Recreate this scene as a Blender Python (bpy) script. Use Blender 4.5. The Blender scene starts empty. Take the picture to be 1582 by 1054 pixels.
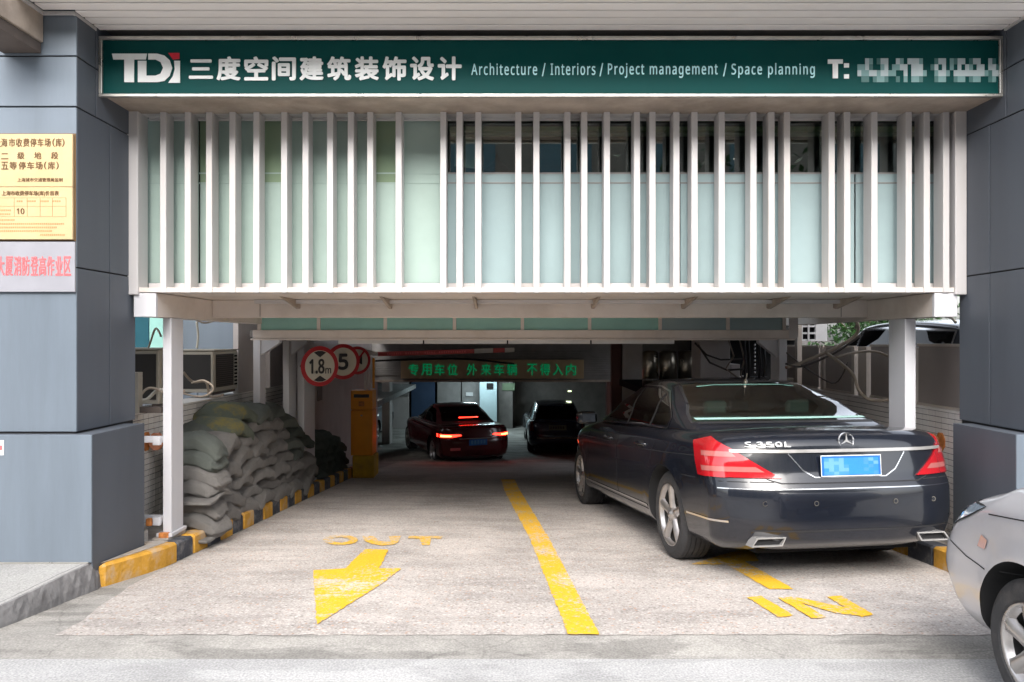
import bpy, bmesh, math, random
from mathutils import Vector, Matrix
from mathutils.bvhtree import BVHTree
R = math.radians
rnd = random.Random(7)
S = bpy.context.scene
COL = S.collection

# ------------------------------------------------------------------ camera, sky, sun, exposure
EYE = 1.58
FPX = 1160.0
cam = bpy.data.objects.new('camera', bpy.data.cameras.new('camera'))
COL.objects.link(cam)
cam.location = (0, 0, EYE)
cam.rotation_euler = (R(90), 0, 0)
cam.data.sensor_width = 36
cam.data.lens = FPX / 1582 * 36
cam.data.clip_start = 0.05
cam.data.clip_end = 500
S.camera = cam
w = bpy.data.worlds.new('World'); S.world = w; w.use_nodes = True
nt = w.node_tree
bg = nt.nodes['Background']
sky = nt.nodes.new('ShaderNodeTexSky'); sky.sky_type = 'NISHITA'; sky.sun_disc = False
SUN_EL, SUN_ROT = R(38), R(183)
sky.sun_elevation = SUN_EL; sky.sun_rotation = SUN_ROT; sky.dust_density = 4; sky.air_density = 1.0; sky.ozone_density = 1
hs = nt.nodes.new('ShaderNodeHueSaturation'); hs.inputs['Saturation'].default_value = 0.35
nt.links.new(sky.outputs[0], hs.inputs['Color']); nt.links.new(hs.outputs[0], bg.inputs[0])
bg.inputs[1].default_value = 0.15
sun = bpy.data.objects.new('sun', bpy.data.lights.new('sun', 'SUN')); COL.objects.link(sun)
sun.data.energy = .5; sun.data.angle = R(40); sun.data.color = (1, .96, .9)
# towards the sun: rotation is clockwise from +Y
sd = Vector((math.sin(SUN_ROT) * math.cos(SUN_EL), math.cos(SUN_ROT) * math.cos(SUN_EL), math.sin(SUN_EL)))
sun.rotation_euler = sd.to_track_quat('Z', 'Y').to_euler(); sun.location = sd * 30
S.view_settings.view_transform = 'Standard'; S.view_settings.look = 'None'
S.view_settings.exposure = 1.78; S.view_settings.gamma = 1; S.view_settings.use_curve_mapping = False
S.render.engine = 'CYCLES'
S.cycles.use_denoising = True
S.cycles.max_bounces = 10; S.cycles.diffuse_bounces = 5; S.cycles.glossy_bounces = 4
S.cycles.transparent_max_bounces = 12; S.cycles.sample_clamp_indirect = 6
S.cycles.caustics_reflective = False; S.cycles.caustics_refractive = False

# ------------------------------------------------------------------ materials
def mat(name, col, rough=.5, metal=0, var=.12, scale=2.5, bump=0, bscale=60, coat=0, dirt=0, dcol=(.16, .13, .1), spec=.5, streak=False, emit=None, estr=0, dscale=1.3, stretch=None):
    m = bpy.data.materials.new(name); m.use_nodes = True
    n = m.node_tree.nodes; l = m.node_tree.links
    b = n['Principled BSDF']
    b.inputs['Metallic'].default_value = metal
    b.inputs['Coat Weight'].default_value = coat
    b.inputs['Coat Roughness'].default_value = .04
    b.inputs['Specular IOR Level'].default_value = spec
    tc = n.new('ShaderNodeTexCoord')
    mp = n.new('ShaderNodeMapping'); l.new(tc.outputs['Object'], mp.inputs[0])
    if streak: mp.inputs['Scale'].default_value = (1, 1, .12)
    if stretch: mp.inputs['Scale'].default_value = stretch
    nz = n.new('ShaderNodeTexNoise'); nz.inputs['Scale'].default_value = scale; nz.inputs['Detail'].default_value = 7
    nz.inputs['Roughness'].default_value = .65
    l.new(mp.outputs[0], nz.inputs['Vector'])
    mx = n.new('ShaderNodeMix'); mx.data_type = 'RGBA'
    c = Vector(col[:3])
    mx.inputs['A'].default_value = (*(c * (1 - var)), 1); mx.inputs['B'].default_value = (*[min(1, v) for v in c * (1 + var)], 1)
    cr = n.new('ShaderNodeMapRange'); cr.inputs['From Min'].default_value = .3; cr.inputs['From Max'].default_value = .7
    l.new(nz.outputs[0], cr.inputs[0]); l.new(cr.outputs[0], mx.inputs['Factor'])
    out = mx.outputs['Result']
    if dirt:
        n2 = n.new('ShaderNodeTexNoise'); n2.inputs['Scale'].default_value = dscale; n2.inputs['Detail'].default_value = 9; n2.inputs['Roughness'].default_value = .7
        l.new(mp.outputs[0], n2.inputs['Vector'])
        r2 = n.new('ShaderNodeMapRange'); r2.inputs['From Min'].default_value = .5; r2.inputs['From Max'].default_value = .72; r2.inputs['To Max'].default_value = dirt
        l.new(n2.outputs[0], r2.inputs[0])
        m2 = n.new('ShaderNodeMix'); m2.data_type = 'RGBA'; m2.inputs['B'].default_value = (*dcol, 1)
        l.new(out, m2.inputs['A']); l.new(r2.outputs[0], m2.inputs['Factor']); out = m2.outputs['Result']
    l.new(out, b.inputs['Base Color'])
    rr = n.new('ShaderNodeMapRange'); rr.inputs['To Min'].default_value = max(0, rough - .06); rr.inputs['To Max'].default_value = min(1, rough + .08)
    l.new(nz.outputs[0], rr.inputs[0]); l.new(rr.outputs[0], b.inputs['Roughness'])
    if bump:
        n3 = n.new('ShaderNodeTexNoise'); n3.inputs['Scale'].default_value = bscale; n3.inputs['Detail'].default_value = 5
        l.new(tc.outputs['Object'], n3.inputs['Vector'])
        bp = n.new('ShaderNodeBump'); bp.inputs['Strength'].default_value = bump; bp.inputs['Distance'].default_value = .01
        l.new(n3.outputs[0], bp.inputs['Height']); l.new(bp.outputs[0], b.inputs['Normal'])
    if emit:
        b.inputs['Emission Color'].default_value = (*emit, 1); b.inputs['Emission Strength'].default_value = estr
    return m

def glass_mat(name, tint, gl=.12, rough=.0, gc=.92):
    m = bpy.data.materials.new(name); m.use_nodes = True
    n = m.node_tree.nodes; l = m.node_tree.links
    n.remove(n['Principled BSDF'])
    t = n.new('ShaderNodeBsdfTransparent'); t.inputs[0].default_value = (*tint, 1)
    g = n.new('ShaderNodeBsdfGlossy'); g.inputs['Roughness'].default_value = rough; g.inputs[0].default_value = (gc, gc, gc, 1)
    f = n.new('ShaderNodeFresnel'); f.inputs[0].default_value = 1.5
    ad = n.new('ShaderNodeMath'); ad.operation = 'ADD'; ad.inputs[1].default_value = gl; ad.use_clamp = True
    l.new(f.outputs[0], ad.inputs[0])
    mx = n.new('ShaderNodeMixShader'); l.new(ad.outputs[0], mx.inputs[0]); l.new(t.outputs[0], mx.inputs[1]); l.new(g.outputs[0], mx.inputs[2])
    l.new(mx.outputs[0], n['Material Output'].inputs[0])
    return m

def ground_mat(name, base, stone_cols, vs, mix=.6, paint=None, wear=.5, rough=.85, blot=.25, bump=.4, stain=0, crack=0):
    """exposed aggregate / worn paint on it"""
    m = bpy.data.materials.new(name); m.use_nodes = True
    n = m.node_tree.nodes; l = m.node_tree.links; b = n['Principled BSDF']; b.inputs['Roughness'].default_value = rough
    tc = n.new('ShaderNodeTexCoord')
    v = n.new('ShaderNodeTexVoronoi'); v.inputs['Scale'].default_value = vs; l.new(tc.outputs['Object'], v.inputs['Vector'])
    cr = n.new('ShaderNodeValToRGB'); sp = n.new('ShaderNodeSeparateColor'); l.new(v.outputs['Color'], sp.inputs[0]); l.new(sp.outputs[0], cr.inputs[0])
    cr.color_ramp.interpolation = 'CONSTANT'
    els = cr.color_ramp.elements
    while len(els) < len(stone_cols): els.new(.5)
    for i, (p, c) in enumerate(stone_cols): els[i].position = p; els[i].color = (*c, 1)
    # stones only inside their cell core
    ms = n.new('ShaderNodeMapRange'); ms.inputs['From Min'].default_value = .30; ms.inputs['From Max'].default_value = .48; ms.inputs['To Min'].default_value = mix; ms.inputs['To Max'].default_value = 0
    l.new(v.outputs['Distance'], ms.inputs[0])
    nz = n.new('ShaderNodeTexNoise'); nz.inputs['Scale'].default_value = 1.1; nz.inputs['Detail'].default_value = 9; nz.inputs['Roughness'].default_value = .7; l.new(tc.outputs['Object'], nz.inputs['Vector'])
    bm_ = n.new('ShaderNodeMix'); bm_.data_type = 'RGBA'
    c = Vector(base); bm_.inputs['A'].default_value = (*(c * (1 - blot)), 1); bm_.inputs['B'].default_value = (*(c * (1 + blot)), 1)
    mr = n.new('ShaderNodeMapRange'); mr.inputs['From Min'].default_value = .32; mr.inputs['From Max'].default_value = .68; l.new(nz.outputs[0], mr.inputs[0]); l.new(mr.outputs[0], bm_.inputs['Factor'])
    sm = n.new('ShaderNodeMix'); sm.data_type = 'RGBA'; l.new(ms.outputs[0], sm.inputs['Factor']); l.new(bm_.outputs['Result'], sm.inputs['A']); l.new(cr.outputs[0], sm.inputs['B'])
    # fine grit
    n4 = n.new('ShaderNodeTexNoise'); n4.inputs['Scale'].default_value = 90; n4.inputs['Detail'].default_value = 3; l.new(tc.outputs['Object'], n4.inputs['Vector'])
    g4 = n.new('ShaderNodeMapRange'); g4.inputs['From Min'].default_value = .3; g4.inputs['From Max'].default_value = .7; g4.inputs['To Min'].default_value = .72; g4.inputs['To Max'].default_value = 1.2; l.new(n4.outputs[0], g4.inputs[0])
    mu = n.new('ShaderNodeMix'); mu.data_type = 'RGBA'; mu.blend_type = 'MULTIPLY'; mu.inputs['Factor'].default_value = 1
    l.new(sm.outputs['Result'], mu.inputs['A']); l.new(g4.outputs[0], mu.inputs['B'])
    # old stains and tyre dirt
    n5 = n.new('ShaderNodeTexNoise'); n5.inputs['Scale'].default_value = .55; n5.inputs['Detail'].default_value = 6; n5.inputs['Distortion'].default_value = .6
    mp5 = n.new('ShaderNodeMapping'); mp5.inputs['Scale'].default_value = (1, .35, 1); l.new(tc.outputs['Object'], mp5.inputs[0]); l.new(mp5.outputs[0], n5.inputs['Vector'])
    g5 = n.new('ShaderNodeMapRange'); g5.inputs['From Min'].default_value = .45; g5.inputs['From Max'].default_value = .7; g5.inputs['To Min'].default_value = 1.0; g5.inputs['To Max'].default_value = .68; l.new(n5.outputs[0], g5.inputs[0])
    mu5 = n.new('ShaderNodeMix'); mu5.data_type = 'RGBA'; mu5.blend_type = 'MULTIPLY'; mu5.inputs['Factor'].default_value = 1
    l.new(mu.outputs['Result'], mu5.inputs['A']); l.new(g5.outputs[0], mu5.inputs['B'])
    out = mu5.outputs['Result']
    if stain:
        n8 = n.new('ShaderNodeTexNoise'); n8.inputs['Scale'].default_value = 2.4; n8.inputs['Detail'].default_value = 10; n8.inputs['Roughness'].default_value = .62; n8.inputs['Distortion'].default_value = .4
        mp8 = n.new('ShaderNodeMapping'); mp8.inputs['Scale'].default_value = (.42, 1.5, 1); l.new(tc.outputs['Object'], mp8.inputs[0]); l.new(mp8.outputs[0], n8.inputs['Vector'])
        g8 = n.new('ShaderNodeMapRange'); g8.inputs['From Min'].default_value = .50; g8.inputs['From Max'].default_value = .56; g8.inputs['To Min'].default_value = 1.0; g8.inputs['To Max'].default_value = 1 - stain; l.new(n8.outputs[0], g8.inputs[0])
        mu8 = n.new('ShaderNodeMix'); mu8.data_type = 'RGBA'; mu8.blend_type = 'MULTIPLY'; mu8.inputs['Factor'].default_value = 1
        l.new(out, mu8.inputs['A']); l.new(g8.outputs[0], mu8.inputs['B']); out = mu8.outputs['Result']
    if crack:
        nd = n.new('ShaderNodeTexNoise'); nd.inputs['Scale'].default_value = 3; nd.inputs['Detail'].default_value = 6; l.new(tc.outputs['Object'], nd.inputs['Vector'])
        vm = n.new('ShaderNodeMix'); vm.data_type = 'RGBA'; vm.blend_type = 'ADD'; vm.inputs['Factor'].default_value = .35; l.new(tc.outputs['Object'], vm.inputs['A']); l.new(nd.outputs['Color'], vm.inputs['B'])
        ve = n.new('ShaderNodeTexVoronoi'); ve.feature = 'DISTANCE_TO_EDGE'; ve.inputs['Scale'].default_value = .75; l.new(vm.outputs['Result'], ve.inputs['Vector'])
        ge = n.new('ShaderNodeMapRange'); ge.inputs['From Min'].default_value = .002; ge.inputs['From Max'].default_value = .007; ge.inputs['To Min'].default_value = 1 - crack; ge.inputs['To Max'].default_value = 1; l.new(ve.outputs['Distance'], ge.inputs[0])
        me_ = n.new('ShaderNodeMix'); me_.data_type = 'RGBA'; me_.blend_type = 'MULTIPLY'; me_.inputs['Factor'].default_value = 1
        l.new(out, me_.inputs['A']); l.new(ge.outputs[0], me_.inputs['B']); out = me_.outputs['Result']
    if paint:
        n6 = n.new('ShaderNodeTexNoise'); n6.inputs['Scale'].default_value = 28; n6.inputs['Detail'].default_value = 6; n6.inputs['Roughness'].default_value = .8; l.new(tc.outputs['Object'], n6.inputs['Vector'])
        n7 = n.new('ShaderNodeTexNoise'); n7.inputs['Scale'].default_value = 2.2; n7.inputs['Detail'].default_value = 3; l.new(tc.outputs['Object'], n7.inputs['Vector'])
        a = n.new('ShaderNodeMath'); a.operation = 'MULTIPLY_ADD'; a.inputs[1].default_value = .5; l.new(n7.outputs[0], a.inputs[0]); l.new(n6.outputs[0], a.inputs[2])
        g6 = n.new('ShaderNodeMapRange'); g6.inputs['From Min'].default_value = wear + .22; g6.inputs['From Max'].default_value = wear + .30; g6.inputs['To Min'].default_value = 1; g6.inputs['To Max'].default_value = .12; l.new(a.outputs[0], g6.inputs[0])
        pc = n.new('ShaderNodeMix'); pc.data_type = 'RGBA'; pc.blend_type = 'MULTIPLY'; pc.inputs['Factor'].default_value = .5; pc.inputs['A'].default_value = (*paint, 1); l.new(g4.outputs[0], pc.inputs['B'])
        mp = n.new('ShaderNodeMix'); mp.data_type = 'RGBA'; l.new(g6.outputs[0], mp.inputs['Factor']); l.new(out, mp.inputs['A']); l.new(pc.outputs['Result'], mp.inputs['B']); out = mp.outputs['Result']
    l.new(out, b.inputs['Base Color'])
    bp = n.new('ShaderNodeBump'); bp.inputs['Strength'].default_value = bump; bp.inputs['Distance'].default_value = .006
    ad = n.new('ShaderNodeMath'); ad.operation = 'SUBTRACT'; l.new(n4.outputs[0], ad.inputs[0]); l.new(v.outputs['Distance'], ad.inputs[1])
    l.new(ad.outputs[0], bp.inputs['Height']); l.new(bp.outputs[0], b.inputs['Normal'])
    return m

stones = [(0, (.27, .24, .22)), (.15, (.60, .56, .53)), (.4, (.46, .39, .355)), (.6, (.66, .63, .60)), (.78, (.52, .30, .20)), (.86, (.2, .18, .17)), (.93, (.66, .64, .61))]
M = dict(
    agg=ground_mat('exposed_aggregate', (.47, .43, .40), stones, 44, .68, blot=.22, stain=.14),
    aggY=ground_mat('worn_yellow_paint', (.50, .46, .44), stones, 40, .75, paint=(.74, .42, .015), wear=.555),
    aggY2=ground_mat('very_worn_yellow_paint', (.46, .43, .41), stones, 40, .75, paint=(.72, .42, .03), wear=.505),
    conc=ground_mat('smooth_concrete', (.36, .345, .32), [(0, (.33, .32, .3)), (.5, (.42, .4, .38))], 60, .2, blot=.3, bump=.15, stain=.3, crack=.2),
    strip=ground_mat('pale_paving', (.41, .41, .41), [(0, (.42, .42, .41)), (.5, (.6, .59, .58))], 70, .25, blot=.12, bump=.12, stain=.14),
    walk=ground_mat('pavement_concrete', (.40, .395, .38), [(0, (.42, .41, .39)), (.5, (.6, .59, .57))], 55, .25, blot=.18, bump=.2),
    roughc=mat('rough_broken_concrete', (.20, .195, .195), .9, var=.3, scale=9, bump=.6, bscale=25, dirt=.4, dcol=(.12, .11, .13)),
    yk=mat('kerb_yellow', (.60, .31, .035), .8, var=.2, scale=8, bump=.6, bscale=40, dirt=1.0, dcol=(.42, .38, .34), dscale=4),
    bk=mat('kerb_black', (.055, .06, .075), .75, var=.3, scale=8, bump=.6, bscale=40, dirt=.6, dcol=(.35, .33, .3), dscale=8),
    kc=mat('kerb_concrete', (.4, .37, .34), .9, var=.25, scale=5, bump=.5, dirt=.5, dcol=(.5, .3, .1), dscale=3),
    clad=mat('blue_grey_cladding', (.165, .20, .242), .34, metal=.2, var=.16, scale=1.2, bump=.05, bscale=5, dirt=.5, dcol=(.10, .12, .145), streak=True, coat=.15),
    clad_dark=mat('blue_grey_cladding_shade_tone', (.085, .098, .120), .55, metal=0, var=.16, scale=1.2, bump=.03, bscale=9, dirt=.2, dcol=(.06, .07, .09), streak=True),  # darker cladding copy, puts the shade of the inner pier faces into the colour
    joint=mat('joint_black', (.012, .012, .014), .8),
    white=mat('white_painted_steel', (.53, .512, .512), .42, var=.06, scale=3, bump=.02, dirt=.42, dcol=(.42, .33, .25), streak=True),
    whiteB=mat('weathered_beam_paint', (.66, .60, .555), .5, var=.08, scale=2, bump=.03, dirt=.4, dcol=(.36, .27, .2)),
    post=mat('post_paint', (.60, .60, .63), .4, var=.05, scale=2, bump=.02, dirt=.22, dcol=(.42, .38, .36), streak=True),
    rust=mat('rusty_orange', (.55, .2, .05), .8, var=.4, scale=20, bump=.4),
    soff=mat('soffit_slat', (.86, .82, .80), .5, var=.05, scale=1.2, dirt=.15, dcol=(.4, .36, .32), stretch=(.3, 1, 1)),
    brown=mat('brown_stained_metal', (.36, .30, .25), .6, var=.3, scale=3, bump=.1, dirt=.6, dcol=(.15, .11, .08)),
    dbrown=mat('dark_brown_metal', (.10, .08, .07), .6, var=.3, scale=3),
    green=mat('sign_green', (.0005, .052, .050), .5, var=.12, scale=.8, dirt=.10, dcol=(.03, .07, .065), spec=.12),
    swhite=mat('sign_lettering_white', (.78, .80, .80), .45, var=.06, scale=6),
    spale=mat('sign_lettering_pale_blue', (.42, .72, .76), .45, var=.05),
    sred=mat('sign_red', (.5, .01, .03), .4),
    chromeframe=mat('sign_frame_metal', (.62, .60, .56), .28, metal=.8, var=.15, scale=5, dirt=.4, dcol=(.3, .24, .18)),
    frost=mat('frosted_glass', (.30, .39, .405), .10, var=.10, scale=.9, spec=.5),
    frostL=mat('frosted_glass_green', (.34, .435, .40), .12, var=.12, scale=.9, spec=.5),
    olive=mat('green_film_glass', (.22, .30, .20), .08, var=.08, scale=1.2, spec=.5),
    teal=mat('teal_glass', (.30, .55, .50), .08, var=.08),
    tealD=mat('dark_teal_glass', (.03, .10, .13), .05),
    clear=glass_mat('clear_window_glass', (.72, .82, .78), .10),
    carglass=glass_mat('tinted_car_glass', (.50, .76, .70), .34),
    carglassD=glass_mat('dark_tinted_car_glass', (.02, .028, .03), .02, gc=.5),
    tile=mat('beige_wall_tile', (.82, .78, .74), .4, var=.12, scale=1.7, dirt=.25, dcol=(.42, .36, .32)),
    grout=mat('dark_grout', (.11, .09, .085), .9, var=.3),
    gold=mat('brass_plaque', (.52, .40, .225), .42, metal=.25, var=.08, scale=2.5, dirt=.35, dcol=(.62, .36, .14), dscale=2),
    silver=mat('brushed_steel_plaque', (.36, .36, .40), .38, metal=.45, var=.06, scale=3),
    pink=mat('faded_red_lettering', (.72, .12, .13), .5, var=.15, scale=30),
    bronze=mat('engraved_lettering', (.13, .07, .025), .6),
    bronzeL=mat('faint_engraving', (.38, .24, .10), .6),
    black=mat('black_print', (.012, .012, .014), .5),
    rubber=mat('tyre_rubber', (.028, .028, .030), .75, var=.25, scale=14, bump=.2, bscale=90, dirt=.4, dcol=(.10, .09, .085), dscale=8),
    liner=mat('wheel_arch_liner', (.010, .010, .011), .9),
    alloy=mat('alloy_wheel', (.52, .50, .49), .28, metal=.85, var=.1, scale=9, dirt=.4, dcol=(.2, .17, .15), dscale=6),
    alloyD=mat('alloy_barrel', (.06, .06, .06), .5, metal=.6),
    chrome=mat('chrome', (.75, .75, .76), .16, metal=1, var=.03), bright=mat('bright_trim', (.42, .41, .40), .22, metal=.45, var=.08, scale=12),
    paintB=mat('black_car_paint', (.008, .010, .016), .20, var=.2, scale=2, coat=.8, dirt=.2, dcol=(.04, .036, .034), dscale=2.2, spec=.4),
    paintS=mat('silver_car_paint', (.50, .50, .53), .30, metal=.25, var=.05, scale=2, coat=.8, dirt=.25, dcol=(.33, .31, .31), dscale=2.5),
    paintR=mat('dark_red_car_paint', (.09, .008, .012), .2, coat=1, var=.1),
    paintN=mat('navy_car_paint', (.02, .035, .07), .25, coat=.8, var=.1),
    paintK=mat('black_suv_paint', (.01, .012, .016), .2, coat=.8),
    dplast=mat('dark_plastic', (.02, .02, .022), .55, var=.2),
    seat=mat('car_seat', (.07, .08, .075), .8),
    shelf=mat('rear_shelf', (.5, .52, .46), .7),
    lampR=mat('tail_lamp_red', (.40, .008, .014), .10, var=.08, scale=6, coat=1, spec=.6),
    lampP=mat('tail_lamp_pale_band', (.42, .13, .12), .12, var=.12, scale=9, coat=1),
    lampOn=mat('brake_lamp_lit', (.6, .01, .01), .2, emit=(1, .02, .01), estr=3.5),
    lampHot=mat('brake_lamp_core', (.9, .1, .02), .2, emit=(1, .13, .03), estr=7),
    lens=mat('headlamp_lens', (.35, .42, .50), .06, metal=.3, coat=1, var=.3, scale=14),
    lensD=mat('headlamp_dark', (.05, .06, .08), .08, coat=1, var=.2, scale=10),
    amber=mat('amber_lens', (.55, .22, .12), .2, coat=.5),
    plate=mat('blue_number_plate', (.012, .13, .42), .35, var=.04),
    plate1=mat('plate_block_pale', (.11, .29, .50), .4), plate2=mat('plate_block_mid', (.05, .22, .47), .4), plate3=mat('plate_block_sky', (.025, .20, .48), .4),
    plateY=mat('grey_green_plate', (.17, .24, .15), .4),
    orange=mat('orange_cabinet_paint', (.85, .32, .015), .4, var=.08, scale=3, dirt=.2, dcol=(.3, .1, .02)),
    yellowp=mat('yellow_plinth_paint', (.55, .34, .02), .7, var=.2, scale=6, dirt=.3),
    conew=mat('white_plastic', (.62, .62, .63), .4),
    redp=mat('red_reflective', (.42, .010, .016), .4, var=.1), cream=mat('sign_cream', (.60, .56, .47), .5, var=.05),
    boomr=mat('barrier_red', (.48, .05, .05), .5), boomw=mat('barrier_white', (.62, .6, .58), .5),
    led=mat('led_board', (.42, .30, .18), .55, var=.08), ledg=mat('led_green', (.0, .25, .10), .5, emit=(.0, .62, .22), estr=.05),
    dark=mat('dark_wall', (.24, .23, .225), .8, var=.2), dark2=mat('garage_wall', (.19, .175, .165), .8, var=.3, scale=1.5),
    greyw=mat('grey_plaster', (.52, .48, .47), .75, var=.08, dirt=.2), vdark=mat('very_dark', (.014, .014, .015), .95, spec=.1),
    bluedoor=mat('blue_door', (.03, .06, .12), .5), lit=mat('lit_pillar_tint', (.50, .64, .68), .5, var=.05),  # pillar tint: bluish lamp light put into its colour
    acw=mat('air_conditioner_casing', (.42, .39, .33), .5, var=.08, dirt=.4, dcol=(.2, .16, .12)), fan=mat('fan_grille_dark', (.025, .022, .02), .7),
    cable=mat('cable_sheath', (.30, .25, .2), .7, var=.2), cabled=mat('dark_cable', (.05, .04, .035), .7), pipew=mat('pale_pipe', (.5, .48, .42), .6),
    steel=mat('stainless_tank', (.35, .32, .27), .28, metal=.9, var=.25, scale=6),
    hoard=mat('brown_hoarding_panel', (.30, .26, .24), .55, var=.08, scale=1.5), hframe=mat('hoarding_frame', (.48, .42, .37), .6, var=.15),
    leaf=mat('leaf', (.018, .06, .010), .5, var=.4, scale=5), bark=mat('bark', (.12, .09, .06), .9),
    facade=mat('opposite_facade', (.20, .18, .155), .8, var=.1), roomc=mat('office_ceiling', (.42, .44, .36), .8), roomw=mat('office_wall', (.06, .075, .065), .8, var=.4, scale=1.2),
    valance_lit=mat('lit_valance_tint', (.40, .46, .26), .6), pvc=mat('office_blind', (.35, .40, .34), .7),
    brickr=mat('reddish_column', (.12, .05, .04), .7),
    tubelight=mat('fluorescent_tube', (.8, .9, .9), .4, emit=(.75, .95, 1), estr=10),
    tubegreen=mat('dim_green_lamp', (.5, .6, .4), .4, emit=(.7, .9, .45), estr=1.2),
    redflag=mat('red_fire_hose', (.35, .02, .02), .5),
)
def burlap(name, col, dcol, dirt):
    m = mat(name, col, .9, var=.16, scale=4, bump=.5, bscale=110, dirt=dirt, dcol=dcol, dscale=3)
    n = m.node_tree.nodes; l = m.node_tree.links; b = n['Principled BSDF']
    tc = n.new('ShaderNodeTexCoord'); wv = n.new('ShaderNodeTexWave'); wv.inputs['Scale'].default_value = 60; wv.bands_direction = 'Y'
    w2 = n.new('ShaderNodeTexWave'); w2.inputs['Scale'].default_value = 60; w2.bands_direction = 'X'
    l.new(tc.outputs['Object'], wv.inputs['Vector']); l.new(tc.outputs['Object'], w2.inputs['Vector'])
    a = n.new('ShaderNodeMath'); l.new(wv.outputs[1], a.inputs[0]); l.new(w2.outputs[1], a.inputs[1])
    n3 = n.new('ShaderNodeTexNoise'); n3.inputs['Scale'].default_value = 9; n3.inputs['Detail'].default_value = 6; l.new(tc.outputs['Object'], n3.inputs['Vector'])
    a2 = n.new('ShaderNodeMath'); a2.operation = 'MULTIPLY_ADD'; a2.inputs[1].default_value = 5; l.new(n3.outputs[0], a2.inputs[0]); l.new(a.outputs[0], a2.inputs[2])
    bp = n.new('ShaderNodeBump'); bp.inputs['Strength'].default_value = .8; bp.inputs['Distance'].default_value = .012
    l.new(a2.outputs[0], bp.inputs['Height']); l.new(bp.outputs[0], b.inputs['Normal'])
    return m
M['sack'] = burlap('grey_sandbag_cloth', (.30, .285, .27), (.18, .17, .155), .5)
M['sackg'] = burlap('green_sandbag_cloth', (.165, .185, .165), (.10, .115, .10), .5)
M['sackd'] = burlap('dark_green_sandbag_cloth', (.085, .105, .09), (.04, .06, .05), .6)
M['sacky'] = burlap('yellow_printed_cloth', (.16, .185, .14), (.50, .37, .03), .9)

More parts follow.
